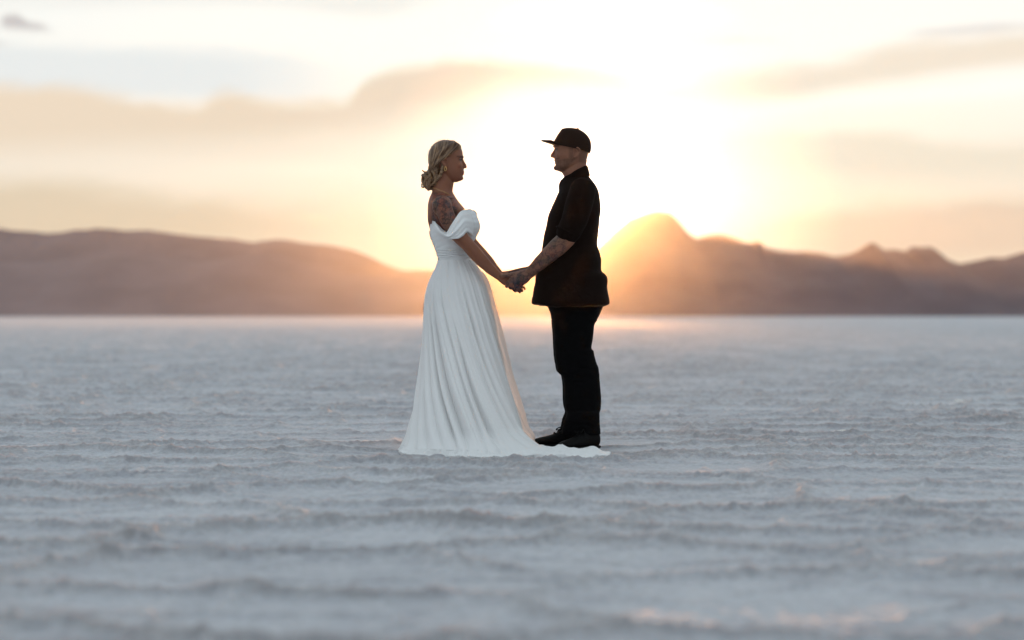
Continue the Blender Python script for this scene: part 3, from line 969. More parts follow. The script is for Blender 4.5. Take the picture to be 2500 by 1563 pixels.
# bodice
BL = [(505, 1044, 1150), (515, 1043.5, 1158), (525, 1043.5, 1164), (535, 1044, 1168), (547, 1045.5, 1171), (560, 1049.2, 1170), (576, 1051.9, 1164.5), (590, 1057, 1157), (605, 1063, 1151), (620, 1068.5, 1149), (634, 1071.3, 1152), (645, 1069, 1158)]
bpy_, bx0, bx1 = [np.array(q, float) for q in zip(*BL)]
nth, nt_ = 240, 110
th = np.linspace(0, 2 * math.pi, nth, endpoint=False)
deg = np.degrees(np.arctan2(np.sin(th), np.cos(th)))   # 0 = front (+x), -90 = near side
ad = np.abs(deg)
top = hermite(ad, [0, 14, 35, 60, 80, 95, 112, 130, 142, 155, 168, 180], [523, 517, 521, 540, 562, 574, 566, 549, 541, 550, 558, 561])
V = np.zeros((nt_, nth, 3))
for i in range(nt_):
    u = i / (nt_ - 1)
    pyr = 642 + (top - 642) * u
    x0 = hermite(pyr, bpy_, bx0); x1 = hermite(pyr, bpy_, bx1)
    hw = hermite(pyr, [505, 530, 550, 575, 605, 634, 645], [.166, .160, .156, .148, .132, .120, .122])
    cth, sth = np.cos(th), np.sin(th)
    e = 0.93
    # the bust: two soft forms with a shallow dip between them
    bust = np.exp(-((ad - 24) / 20) ** 2) * np.exp(-((pyr - 552) / 22) ** 2) * .010 - np.exp(-(ad / 9) ** 2) * np.exp(-((pyr - 548) / 26) ** 2) * .012
    ruche = .0016 * np.sin((pyr * .55 + deg * .10 + 3 * fbm(deg / 30, pyr / 20, 2, 4)) * 1.0) * (0.4 + 0.6 * (pyr > 600))
    vx = X((x0 + x1) / 2) + (X(x1) - X(x0)) / 2 * np.sign(cth) * np.abs(cth) ** e
    vy = Y0 + hw * np.sign(sth) * np.abs(sth) ** e
    V[i, :, 0] = vx + (bust + ruche) * cth; V[i, :, 1] = vy + (bust + ruche) * sth; V[i, :, 2] = Z(pyr)
# rolled top edge, turned inwards
inn = V[-1].copy(); cen = inn.mean(0)
inn[:, 0] += (cen[0] - inn[:, 0]) * .05; inn[:, 1] += (cen[1] - inn[:, 1]) * .05; inn[:, 2] -= .012
edge = V[-1].copy(); edge[:, 2] += .002; edge[:, 0] += (cen[0] - edge[:, 0]) * .02; edge[:, 1] += (cen[1] - edge[:, 1]) * .02
V = np.concatenate([V, edge[None], inn[None]], 0)
bodice = add_part('bodice', grid_mesh('bodice', V, True), m_lace, bride)
# waist band
W_ = Bag()
for k in range(4):
    ring = []
    for q in np.linspace(0, 2 * math.pi, 72, endpoint=False):
        pyr = 611 + k * 5.5 + 1.2 * math.sin(3 * q + k)
        x0 = float(hermite(np.array([pyr]), bpy_, bx0)[0]); x1 = float(hermite(np.array([pyr]), bpy_, bx1)[0])
        hw = float(np.interp(pyr, [605, 634], [.134, .123]))
        ring.append(((x0 + x1) / 2 + (x1 - x0) / 2 * math.cos(q), pyr, hw * math.sin(q), .0052))
    ring.append(ring[0])
    W_.tube(ring, n=10, sub=2)
add_part('waistband', W_.mesh('waistband'), m_lace, bride, sub=bodice)

# skirt
SK = [(636, 1070.5, 1153, 1153, .124, 0), (648, 1067, 1161, 1162, .140, 0), (662, 1061, 1170, 1174, .160, 0), (680, 1052.5, 1180, 1187, .182, 0), (702, 1044.5, 1189, 1196, .205, -.005), (724, 1039.5, 1195, 1203, .225, -.01),
      (755, 1037, 1202, 1211, .250, -.02), (771, 1036.5, 1206, 1215.5, .262, -.03), (819, 1035, 1215, 1228.5, .300, -.05), (866, 1031, 1226, 1240.5, .340, -.075), (924, 1023.5, 1240, 1256.5, .390, -.11), (946, 1019.5, 1246, 1263, .410, -.125),
      (1003, 1008, 1264, 1281, .455, -.17), (1041, 996, 1277, 1293, .490, -.20), (1062, 990, 1283, 1309, .510, -.22), (1082, 985.5, 1288, 1318, .530, -.24)]
sk = [np.array(q, float) for q in zip(*SK)]
hem_pts = [(-.618, 10.10), (-.592, 9.88), (-.52, 9.80), (-.406, 9.72), (-.218, 9.65), (-.092, 9.67), (.02, 9.76), (.12, 9.78), (.275, 9.66), (.42, 9.66), (.535, 9.80), (.530, 9.98), (.45, 10.06), (.36, 10.08), (.25, 10.08), (.12, 10.28), (.10, 10.50), (.10, 10.72), (0, 10.84), (-.25, 10.90), (-.5, 10.70), (-.60, 10.40)]
hc = (-.20, 10.22)
ha = np.array([math.atan2(q[1] - hc[1], q[0] - hc[0]) for q in hem_pts]); hr = np.array([math.hypot(q[1] - hc[1], q[0] - hc[0]) for q in hem_pts])
o_ = np.argsort(ha); ha, hr = ha[o_], hr[o_]


def hem_r(a):
    a = (a + math.pi) % (2 * math.pi) - math.pi
    return np.interp(a, np.concatenate([ha - 2 * math.pi, ha, ha + 2 * math.pi]), np.tile(hr, 3))


rngf = np.random.RandomState(11)
NF = 27
fk = np.sort((np.arange(NF) + rngf.uniform(-.33, .33, NF)) / NF * 2 * math.pi)
fw = rngf.uniform(.028, .095, NF); fa = rngf.uniform(.2, 1.0, NF); fs = rngf.uniform(0, .6, NF) ** 1.5
deepk = rngf.choice(NF, 9, False); fa[deepk] = rngf.uniform(1.3, 2.1, 9)


for k_, (pd, am_, wd) in enumerate([(-170, 1.3, .040), (-149, 2.3, .050), (-127, 1.2, .032), (-115, 2.4, .060), (-82, 1.5, .036), (-71, 2.0, .055), (-42, 1.2, .045)]):
    j_ = int(np.argmin(np.abs((fk - R(pd) + math.pi) % (2 * math.pi) - math.pi)))
    fk[j_] = R(pd) % (2 * math.pi); fa[j_] = am_; fw[j_] = wd; fs[j_] = [.0, .12, .02, .25, .05, .3, .1][k_]


def fold(phi, s):
    """radial depth of the pleats at ring fraction s (0 waist, 1 hem)"""
    r = np.zeros_like(phi)
    for k in range(NF):
        d = (phi - fk[k] - .05 * math.sin(5 * s + k) * s + math.pi) % (2 * math.pi) - math.pi
        amp = fa[k] * sm(np.array([s]), fs[k] - .05, fs[k] + .30)[0]
        w_ = fw[k] * (.9 + .5 * s)
        r -= amp * np.exp(-np.abs(d / w_) ** 1.3)
    cph, sph = np.cos(phi), np.sin(phi)
    r += 2.6 * fbm(cph * 3.2 + 10, sph * 3.2 + s * .35, 2, 61) + 1.5 * fbm(cph * 8 + 3, sph * 8 + s * .9, 2, 62)
    return r


def skirt_mesh(outer, name, t0=0.0, t1=2 * math.pi, closed=True, extra=0.0, nth=760, deep=1.0):
    th = np.linspace(t0, t1, nth, endpoint=not closed)
    nz = 300
    pys = np.linspace(636, 1082, nz)
    x0 = hermite(pys, sk[0], sk[1]); x1 = hermite(pys, sk[0], sk[3] if outer else sk[2]); hw = hermite(pys, sk[0], sk[4]); yc = hermite(pys, sk[0], sk[5]) * (-.40 if outer else 1.0)
    rows = []
    cth, sth = np.cos(th), np.sin(th)
    lastring = None
    for i in range(nz):
        s = i / (nz - 1)
        yd = Y0 + yc[i]
        xl = (x0[i] - 1250) / F * yd; xr = (x1[i] - 1250) / F * yd; z = CAMZ - (pys[i] - 769) / F * yd
        cxx = (xl + xr) / 2; rx = (xr - xl) / 2
        twist = R(62) * s ** 1.25
        f = fold(th - twist, s)
        amp = (.0065 + .027 * s ** .9) * deep * (1 - .35 * sm(np.array([s]), .9, 1.0)[0])
        r = 1.0
        px_ = cxx + (rx + amp * (f + .35) * .6 + extra * (1 - s)) * cth
        py_ = yd + (hw[i] + amp * (f + .35) + extra * (1 - s)) * sth
        rows.append((px_, py_, np.full_like(px_, z), s))
    lx, ly = rows[-1][0], rows[-1][1]
    ang_ = np.arctan2(ly - hc[1], lx - hc[0])
    hrr = hem_r(ang_) + .034 * fbm(th * 16, th * 0 + 7, 4, 48, .62)
    hx = hc[0] + hrr * np.cos(ang_); hy = hc[1] + hrr * np.sin(ang_)
    dist = np.hypot(hx - lx, hy - ly)
    lobe = np.clip(dist / .30, 0, 1)
    z0 = .12 + .05 * lobe
    V = []
    for (a, b, c, s) in rows:
        bl = np.clip((z0 - c) / (z0 - rows[-1][2] + 1e-6), 0, 1) ** 2.4 * (.42 - .24 * lobe)
        V.append(np.stack([a + (hx - lx) * bl, b + (hy - ly) * bl, c], -1))
    if not closed:
        return grid_mesh(name, np.stack(V, 0)[::-1], False)
    a, b, c = V[-1][:, 0], V[-1][:, 1], V[-1][:, 2]
    f = fold(th - R(62), 1.0)
    rip = fbm(th * 9, th * 0 + 1, 3, 44)
    for u in np.linspace(0, 1, 40)[1:]:
        x_ = a + (hx - a) * u; y_ = b + (hy - b) * u
        pile = .034 * np.exp(-((x_ - .445) / .055) ** 2 - ((y_ - 9.99) / .10) ** 2) + .026 * np.exp(-((x_ - .235) / .05) ** 2 - ((y_ - 9.98) / .09) ** 2) + .018 * np.exp(-((x_ - .34) / .03) ** 2 - ((y_ - 9.85) / .06) ** 2)
        # the cloth sinks to the salt and puddles in soft waves
        zb = pile * min(u * 3, 1) * (1 - u ** 6) + c * (1 - u) ** (1.4 + 2.6 * lobe) + .008 * u + .012 * u * (1 - u) * 4 * lobe * (0.7 + 1.2 * rip) + min(u * 3, 1) * (.004 * (f + 1.0) * (1 - u * .6) + (.040 + .035 * lobe) * np.abs(fbm(x_ * 8 + y_ * 3, y_ * 13, 4, 47, .6)) * (1 - .3 * u))
        V.append(np.stack([x_ + .01 * rip * np.cos(ang_), y_ + .012 * fbm(th * 30, th * 0 + u, 3, 45) * np.sin(ang_), np.maximum(zb, .004)], -1))
    # hem tucked under
    q = V[-1].copy(); q[:, 0] -= .015 * np.cos(ang_); q[:, 1] -= .015 * np.sin(ang_); q[:, 2] = -.004
    V.append(q)
    V = np.stack(V, 0)
    return grid_mesh(name, V[::-1] if closed else V[::-1], closed)


skirt = add_part('skirt', skirt_mesh(False, 'skirt'), m_chiffon, bride)
ov = skirt_mesh(True, 'overskirt', R(-42), R(60), False, .006, 300, .5)
add_part('overskirt', ov, m_sheer, bride)

# off-shoulder draped sleeves: a band of cloth hanging round each upper arm
def sleeve(s, dx, dy):
    top = [(1157, 519, .000), (1149, 512.5, .080), (1128, 520, .185), (1117, 535, .228), (1105, 554, .247), (1092, 573, .247), (1082, 569, .220), (1072, 556, .178), (1064, 543, .135)]
    bot = [(1157, 575, .000), (1155, 578, .100), (1143.5, 571, .200), (1133, 581, .243), (1120, 588, .262), (1104, 588.5, .262), (1086, 580, .232), (1072, 570, .185), (1060, 560, .140)]
    T = np.array([(X(a + dx), Y0 + s * c, Z(b + dy)) for a, b, c in top]); Bt = np.array([(X(a + dx), Y0 + s * c, Z(b + dy)) for a, b, c in bot])
    ts = np.arange(len(top)); tq = np.linspace(0, len(top) - 1, 110)
    T = np.stack([hermite(tq, ts, T[:, k]) for k in range(3)], -1); Bt = np.stack([hermite(tq, ts, Bt[:, k]) for k in range(3)], -1)
    rows = []
    nv = 40
    for i in range(nv):
        u = i / (nv - 1)
        P = T * (1 - u) + Bt * u
        bul = math.sin(math.pi * u) * .020 + .0045 * math.sin(u * 15 + .6) * np.sin(np.linspace(.3, 2.9, len(tq)))
        w_ = np.linspace(0, 1, len(tq))
        pl = .0035 * np.sin(u * 26 + 3 * np.sin(w_ * 5)) * np.sin(math.pi * w_)
        P = P + np.stack([np.zeros(len(tq)), s * (bul + pl) * (0.4 + .6 * np.sin(math.pi * w_)), -.004 * np.sin(math.pi * u) + 0 * w_], -1)
        P[:, 0] += (.016 * math.sin(math.pi * u)) * (1 - w_) ** 2 * np.minimum(w_ * 12, 1)
        rows.append(P)
    # fold both edges in
    e0 = rows[0].copy(); e0[:, 1] -= s * .012; e0[:, 2] -= .010
    e1 = rows[-1].copy(); e1[:, 1] -= s * .014; e1[:, 2] += .008
    V = np.stack([e0] + rows + [e1], 0)
    me = grid_mesh('sleeve', V, False)
    o = add_part('sleeve', me, m_lace, bride)
    md = o.modifiers.new('thick', 'SOLIDIFY'); md.thickness = .003
    return o


sleeve(-1, 0, 0)
sleeve(1, 6, 0)

# covered buttons down the back
m_btn = cloth_mat('button_satin', (.62, .60, .58), 0.5, var=0.0)
Bb = Bag(); Bb.ball((0, 0, 0), (.0042, .0052, .0052), 10); bme = Bb.mesh('button')
bme.materials.append(m_btn); bme.polygons.foreach_set('use_smooth', [True] * len(bme.polygons))
def button(pxx, pyy, par):
    o = bpy.data.objects.new('button', bme); COL.objects.link(o); o.parent = par
    o.location = Vector((X(pxx), Y0 - .004, Z(pyy))) - bride.location
for i in range(19):
    pyy = 566 + i * 4.0
    button(float(hermite(np.array([pyy]), bpy_, bx0)[0]) - 1.6, pyy, bodice)
for i in range(13):
    pyy = 645 + i * 4.8
    button(float(hermite(np.array([pyy]), sk[0], sk[1])[0]) - 1.0, pyy, skirt)

# ------------------------------------------------------------------ the man
groom = person('person', 1400, 'man in a black cap, dark short-sleeved shirt and black trousers, facing left')
m_skin_m = skin_mat('skin_fair')
B = Bag()
B.loft([(318, 1382, 1410, .030), (324, 1372, 1422, .055), (334, 1362, 1432, .070), (345, 1356, 1438, .077), (353, 1353.2, 1439, .079, 0, 2.2), (359, 1352.6, 1438.5, .079, 0, 2.25), (364, 1353.6, 1438, .078, 0, 2.25), (369, 1354.8, 1437.5, .077, 0, 2.25),
        (376, 1354.2, 1436, .076, 0, 2.3), (384, 1353.4, 1434.5, .074, 0, 2.25), (390, 1354.0, 1432, .071, 0, 2.2), (396, 1355.4, 1428, .069, 0, 2.2), (402, 1355.0, 1422, .067, 0, 2.1), (408, 1354.2, 1414, .062), (413, 1355.6, 1408, .053), (417.5, 1361, 1400, .040), (421, 1370, 1394, .025)], n=56)
B.tube([(1355.8, 365, 0, .0062), (1352.5, 371, 0, .0072), (1348.4, 378, 0, .0088), (1347.6, 381.5, 0, .0098)], n=16)
B.tube([(1353.0, 383.0, -.013, .0070), (1351.5, 383.4, 0, .0078), (1353.0, 383.0, .013, .0070)], n=12)
B.tube([(1359, 393.6, -.022, .003), (1355.4, 392.4, -.009, .0052), (1354.8, 392.0, 0, .0056), (1355.4, 392.4, .009, .0052), (1359, 393.6, .022, .003)], n=12)
B.tube([(1359.5, 397.0, -.020, .003), (1356.6, 398.6, -.009, .0052), (1355.9, 399.0, 0, .0058), (1356.6, 398.6, .009, .0052), (1359.5, 397.0, .020, .003)], n=12)
B.ball((X(1358.5), Y0, Z(410)), (.017, .022, .017))
for s in (-1, 1):
    B.ball((X(1366), Y0 + s * .043, Z(381)), (.020, .018, .022))
    B.tube([(1352.6, 357.5, s * .008, .007), (1354.5, 356.5, s * .030, .007), (1361, 359, s * .052, .006)], n=12)
    ear(B, 1406, 376, s * .077, .056, -1)
B.loft([(392, 1374, 1433.5, .058), (402, 1373, 1431.5, .060), (412, 1372, 1431, .061), (420, 1371.5, 1432, .062), (428, 1375, 1434, .063), (434, 1378.5, 1436, .066), (444, 1378, 1440, .085), (456, 1374, 1446, .13, 0, 2.2), (470, 1370, 1452, .17, 0, 2.3),
        (490, 1361, 1456, .180, 0, 2.3), (520, 1353, 1457, .175), (560, 1344, 1453, .165), (600, 1336, 1450, .165), (640, 1334, 1455, .170), (680, 1336, 1460, .175), (730, 1345, 1462, .175), (760, 1352, 1456, .165)], n=60)
for s in (-1, 1):
    dy = 0 if s < 0 else -4
    B.ball((X(1412), Y0 + s * .160, Z(480)), (.045, .045, .045))
    B.tube([(1412, 486, s * .180, .042), (1403, 520, s * .206, .050), (1388, 566, s * .220, .050), (1382, 584, s * .220, .0515), (1360, 606, s * .205, .0520), (1342, 622, s * .190, .0475), (1322, 640, s * .165, .0415), (1304, 657, s * .140, .0340), (1293, 668, s * .124, .0290)], n=28)
    B.tube([(1404, 745, s * .095, .085), (1403, 800, s * .1, .078), (1402, 850, s * .105, .062), (1410, 900, s * .105, .056), (1418, 945, s * .105, .056), (1422, 1010, s * .11, .040), (1422, 1065, s * .11, .038)], n=20)
    B.tube([(1430, 1078, s * .11, .032), (1405, 1082, s * .12, .034), (1372, 1088, s * .13, .018, .04)], n=16)
# hands: closed over hers, thumb lying along her wrist
for s in (-1, 1):
    ox, oy = (0, 0) if s < 0 else (2, -9)
    y = s * .128
    hand(B, (1292 + ox, 669 + oy, s * .126, .030), (1261 + ox, 686 + oy, s * .134, .0), .044,
         [[(1259 + ox, 674 + oy, s * .134, .0118), (1248 + ox, 683 + oy, s * .137, .0112), (1239 + ox, 692 + oy, s * .128, .0102), (1236.5 + ox, 700.5 + oy, s * .106, .0092)],
          [(1257 + ox, 684 + oy, s * .136, .0120), (1248 + ox, 694 + oy, s * .139, .0114), (1245.5 + ox, 703 + oy, s * .124, .0104), (1250 + ox, 705 + oy, s * .096, .0092)],
          [(1261 + ox, 692 + oy, s * .136, .0116), (1254 + ox, 702 + oy, s * .137, .0110), (1256 + ox, 710 + oy, s * .120, .0098), (1262 + ox, 709 + oy, s * .096, .0088)],
          [(1269 + ox, 697 + oy, s * .132, .0104), (1264 + ox, 707 + oy, s * .130, .0098), (1268 + ox, 712 + oy, s * .116, .0086), (1272 + ox, 710 + oy, s * .096, .0076)]],
         [(1280 + ox, 668 + oy, s * .118, .0175), (1264 + ox, 669 + oy, s * .124, .0145), (1246 + ox, 672.5 + oy, s * .134, .0118), (1232 + ox, 674.5 + oy, s * .136, .0112), (1223 + ox, 675.5 + oy, s * .132, .0098)], thick=.019)
me = B.fused('body', 0.0030, 3, 0.45)
v = coords(me); nr = normals(me)
for s in (-1, 1):
    v = dent(v, nr, (X(1357.5), Y0 + s * .031, Z(365.5)), (.013, .015, .010), .0065)
    v = dent(v, nr, (X(1350.8), Y0 + s * .014, Z(384)), (.005, .004, .004), .003)
    v = dent(v, nr, (X(1372), Y0 + s * .072, Z(394)), (.02, .02, .02), .004)
v = dent(v, nr, (X(1353), Y0, Z(403)), (.012, .025, .007), .0035)
set_coords(me, v)
px, py = to_px(v); yy = v[:, 1] - Y0
skin = np.array([.27, .118, .070])
col = np.tile(skin, (len(v), 1)) * (1 + 0.14 * n3(v, 18, 4))[:, None]
# beard, moustache and clipped hair
sp = .75 + .5 * n3(v, 160, 1)
front = sm(px, 1300, 1301)
beard = sm(py + (px - 1356) * .10, 389.5, 396) * (1 - sm(px - (424 - py) * .9, 1368, 1380)) * (1 - sm(py, 417, 424)) * (px > 1345)
beard = np.maximum(beard, sm(py, 386.2, 388.5) * (1 - sm(py, 390, 391.6)) * (1 - sm(px, 1362, 1367)))
side = sm(px, 1385, 1391) * (1 - sm(px, 1396, 1400)) * sm(py, 362, 366) * (1 - sm(py, 396, 404)) * .6
back = sm(px, 1410, 1416) * (1 - sm(py, 396, 404)) * .55
f = (np.clip(np.maximum.reduce([beard * .85, side, back]) * sp, 0, .92) * (py < 425))[:, None]
f2 = (np.exp(-((py - 392.6) / 1.6) ** 2) * (px < 1361) * (py < 400))[:, None] * .0
col = col * (1 - f) + np.array([.085, .040, .022]) * f
for s in (-1, 1):
    f = (np.exp(-((py - 358.6) / 1.9) ** 2) * (1 - sm(px, 1362, 1366)) * (np.sign(yy) == s) * (np.abs(yy) > .008))[:, None] * .75
    col = col * (1 - f) + np.array([.06, .03, .018]) * f
# tattooed forearms and backs of the hands
al = sm(-px, -1384, -1372)
mask = al * sm(py, 560, 575) * (np.abs(yy) > .07) * (px < 1400) * (.55 + .45 * sm(n3(v, 9, 8), -.15, .1))
col = tattoo(v, col, mask * 1.5, 6.0, [np.array([.035, .05, .042]), np.array([.15, .040, .035]), np.array([.04, .035, .055])])
rose = np.hypot(px - 1271, (py - 682)) ; ring = (.5 + .5 * np.sin(rose * 1.15 + 1.5 * np.sin(np.arctan2(py - 682, px - 1271) * 5)))
f = ((1 - sm(rose, 9, 13)) * (yy < 0) * (.35 + .65 * ring))[:, None] * .8
col = col * (1 - f) + np.array([.022, .030, .028]) * f
set_color(me, col)
add_part('body', me, m_skin_m, groom)
eyes(groom, 1358.4, 365.8, .0315, -1)

# ---- cap
m_cap = cloth_mat('cap_cotton', (.024, .012, .008), 0.9, weave=700, bump=0.35, sheen=0)  # warm brown in the black: glare of the low sun put into the colour
Cb = Bag()
Cb.loft([(312.6, 1382, 1398, .012), (313.4, 1375, 1405, .030, 0, 2.4), (316, 1371.0, 1413, .048, 0, 2.4), (320, 1368, 1420, .060, 0, 2.3), (328, 1362.3, 1431, .074, 0, 2.2), (338, 1356.2, 1438.6, .083, 0, 2.2), (349, 1350.8, 1442.8, .0885, 0, 2.2), (360, 1349.0, 1443.4, .090, 0, 2.2), (368, 1350, 1442.4, .090, 0, 2.2), (384, 1351, 1435, .089, 0, 2.2)], n=96)
me = Cb.mesh('cap')
bm = bmesh.new(); bm.from_mesh(me)
p0 = Vector((X(1350), Y0, Z(354.0))); p1 = Vector((X(1436), Y0, Z(373.5)))
dv = (p1 - p0).normalized(); nrm_ = Vector((0, 1, 0)).cross(dv).normalized()
if nrm_.z > 0: nrm_ = -nrm_
bmesh.ops.bisect_plane(bm, geom=bm.verts[:] + bm.edges[:] + bm.faces[:], plane_co=p0, plane_no=nrm_, clear_outer=True)
bm.to_mesh(me); bm.free()
# seams between the panels
v = coords(me); ctr = np.array([X(1404), Y0, 0])
az_ = np.arctan2(v[:, 1] - ctr[1], v[:, 0] - ctr[0])
seam = np.zeros(len(v))
for q in (-2.3, -1.45, -.5, .5, 1.45, 2.3, 0):
    seam += np.exp(-((az_ - q) / .035) ** 2)
v -= normals(me) * (.0012 * seam)[:, None]
set_coords(me, v)
cap = add_part('cap', me, m_cap, groom)
md = cap.modifiers.new('thick', 'SOLIDIFY'); md.thickness = .0025; md.offset = -1
Cc = Bag(); Cc.ball((X(1410.5), Y0, Z(314.6)), (.0065, .0065, .0045))
add_part('button', Cc.mesh('button'), m_cap, groom, sub=cap)
# brim: a flat plate with a slight bow, thick 4 mm
nb_, mb_ = 40, 14
Vt, Vb = [], []
for i in range(mb_):
    u = i / (mb_ - 1)
    rt, rb = [], []
    for j in range(nb_):
        q = -1 + 2 * j / (nb_ - 1)
        root = (1350.5 + 19 * abs(q) ** 2.4, q * .076)
        tip = (1321.4 + 17.5 * abs(q) ** 2.8 + 6 * abs(q) ** 8, q * .074)
        pxx = root[0] * (1 - u) + tip[0] * u; yyy = root[1] * (1 - u) + tip[1] * u
        pyy = 350.4 - 7.6 * u - .6 * math.sin(math.pi * u) + (2.4 + 4.0 * (1 - u)) * q * q
        rt.append((X(pxx), Y0 + yyy, Z(pyy))); rb.append((X(pxx), Y0 + yyy, Z(pyy) - .0045 * (1 - .5 * u ** 4)))
    Vt.append(rt); Vb.append(rb)
Vt = np.array(Vt); Vb = np.array(Vb)
loop = np.concatenate([Vt, Vb[::-1]], 0)     # (2m, n, 3) closed tube across the width
loop = np.concatenate([loop, loop[:1]], 0)
brim = grid_mesh('brim', loop)
bm = bmesh.new(); bm.from_mesh(brim); bmesh.ops.remove_doubles(bm, verts=bm.verts, dist=1e-5); bmesh.ops.holes_fill(bm, edges=[e for e in bm.edges if e.is_boundary]); bmesh.ops.recalc_face_normals(bm, faces=bm.faces); bm.to_mesh(brim); bm.free()
add_part('brim', brim, m_cap, groom, sub=cap)

# ---- shirt
m_shirt = cloth_mat('dark_shirt_cotton', (.009, .0045, .003), 0.95, weave=600, bump=0.3, sheen=0, var=.2)  # brown cast stands in for the orange sun glow over the dark cloth
B = Bag()
B.loft([(424, 1386, 1433, .045), (430, 1381, 1437, .066), (437, 1374, 1442.5, .088), (446, 1369.5, 1449.5, .125, 0, 2.1), (455, 1368, 1455.5, .162, 0, 2.2), (464, 1366, 1459.5, .190, 0, 2.3), (477, 1360, 1463, .208, 0, 2.4), (496, 1351, 1465.7, .212, 0, 2.4), (511, 1344.5, 1466.2, .210, 0, 2.4),
        (523, 1339.5, 1465.3, .208, 0, 2.3), (551, 1333.5, 1462.5, .200, 0, 2.3), (579, 1327.5, 1460, .198, 0, 2.3), (597, 1324.8, 1458.4, .200, 0, 2.3), (619, 1321.5, 1464.4, .204, 0, 2.3), (635, 1319, 1468, .208, 0, 2.3), (655, 1313.5, 1467.3, .212, 0, 2.3), (663, 1311, 1468.8, .214, 0, 2.3), (669, 1309, 1476, .216, 0, 2.4),
        (677, 1307.5, 1482, .220, 0, 2.4), (687, 1306.5, 1483.7, .224, 0, 2.4), (700, 1304, 1482.6, .228, 0, 2.4), (720, 1300.8, 1485, .232, 0, 2.4), (740, 1297.8, 1487.9, .236, 0, 2.4), (745, 1304, 1482, .232, 0, 2.4), (748.5, 1322, 1468, .215, 0, 2.4)], n=110, step=.004)
for s in (-1, 1):
    B.tube([(1420, 470, s * .165, .075), (1412, 500, s * .198, .078), (1402, 535, s * .214, .0745), (1390, 562, s * .222, .0700), (1384.5, 572, s * .2235, .0690)], n=30)
B.tube([(1372, 441, -.01, .008), (1367.5, 452, 0, .009), (1366.5, 470, 0, .008), (1357, 492, 0, .006)], n=10)   # front placket edge
me = B.fused('shirt', 0.0045, 3, 0.5)
v = coords(me); nr = normals(me); px, py = to_px(v)
# drape: long soft diagonal and cross folds
wr = fbm(px * .030 + py * .012, py * .035 - px * .01 + v[:, 1] * 2.5, 4, 71) * 2
wr2 = np.sin((py + .6 * px) * .11 + 6 * fbm(px * .02, py * .02, 2, 72)) * .5
amt = .010 * sm(py, 440, 520) * (1 - .75 * sm(py, 560, 640) * (1 - sm(py, 650, 700)))
off = amt * (wr * 1.0 + wr2 * .35) * (1 - np.abs(nr[:, 0]) * .8)
set_coords(me, v + nr * off[:, None])
shirt = add_part('shirt', me, m_shirt, groom)
# sleeve hems
for s in (-1, 1):
    Bh = Bag()
    c = Vector((X(1381), Y0 + s * .2235, Z(572))); ax = (Vector((X(1384.5), 0, Z(572))) - Vector((X(1390), 0, Z(562)))).normalized()
    e1 = ax.cross(Vector((0, 1, 0))).normalized(); e2 = ax.cross(e1).normalized()
    pts = []
    for q in np.linspace(0, 2 * math.pi, 40):
        r_ = .0665
        w3 = c + e1 * (r_ * math.cos(q)) + e2 * (r_ * math.sin(q))
        pts.append((w3.x, w3.y, w3.z, .0052))
    Bh.tube(pts, n=8, sub=2, world=True)
    add_part('sleeve_hem', Bh.mesh('sleeve_hem'), m_shirt, groom, sub=shirt)
# collar: stand and turned-down leaf
rows = []
nq = 90
prof = [(0.0, .000, 0), (.25, .001, 0), (.5, .002, 0), (.75, .003, 0), (1.0, .004, 0)]
q = np.linspace(-math.pi * .97, math.pi * .97, nq)   # opening at the front (-x)
cq, sq = np.cos(q), np.sin(q)
def ringc(pf, zf, pb, zb, hw_, k=0.0):
    t_ = (1 - cq) / 2     # 0 back, 1 front
    pxx = pb + (pf - pb) * t_; pyy = zb + (zf - zb) * t_
    return np.stack([X(pxx), Y0 + hw_ * sq * (1 - .15 * t_), Z(pyy)], -1)
rows = [ringc(1375, 441, 1437.5, 428, .078), ringc(1377, 438, 1434, 419, .071), ringc(1379.5, 435, 1431.8, 411, .066), ringc(1380.5, 433, 1430.8, 406.5, .064),
        ringc(1379.5, 431.8, 1432.2, 405.2, .0665), ringc(1377, 434, 1434.2, 408, .070), ringc(1372.5, 439, 1436.5, 417, .077), ringc(1368.0, 444.5, 1439.0, 427, .085), ringc(1366.5, 447.5, 1439.6, 430, .088)]
R_ = np.stack(rows, 0)
tq = np.linspace(0, len(rows) - 1, 40)
V = np.zeros((40, nq, 3))
for j in range(nq):
    for k in range(3):
        V[:, j, k] = hermite(tq, np.arange(len(rows)), R_[:, j, k])
cme = grid_mesh('collar', V)
col_o = add_part('collar', cme, m_shirt, groom, sub=shirt)
md = col_o.modifiers.new('thick', 'SOLIDIFY'); md.thickness = .003

# ---- trousers
m_tr = cloth_mat('black_denim', (.0022, .0022, .0026), 0.95, weave=500, bump=0.3, var=.2)
LEG = [(781, 1346.5, 1457), (793, 1347.5, 1449.5), (808, 1349, 1447.5), (825, 1350, 1446), (848, 1351, 1442.2), (851, 1351.2, 1443), (856, 1351.6, 1447.5), (866, 1352, 1449), (876, 1353, 1451.8), (888, 1355.5, 1456), (901, 1358, 1460), (908, 1360.6, 1460.6), (912, 1363, 1461), (916, 1369.5, 1461.4), (922, 1371.5, 1461.8),
       (937, 1373.6, 1462.8), (955, 1374.6, 1464.4), (972, 1374.8, 1465.6), (986, 1375.6, 1465), (998, 1378, 1464), (1007, 1380.4, 1461), (1018, 1377, 1461), (1026, 1373.5, 1461.5), (1040, 1370.5, 1462.4), (1050, 1368.5, 1463.2), (1056, 1368, 1463.3)]
B = Bag()
B.loft([(690, 1342, 1470, .172, 0, 2.4), (725, 1336, 1474, .182, 0, 2.4), (746, 1337, 1472.5, .187, 0, 2.4), (766, 1343.5, 1465, .190, 0, 2.4), (781, 1346.5, 1457, .190, 0, 2.6), (800, 1352, 1445, .165, 0, 2.6)], n=80)
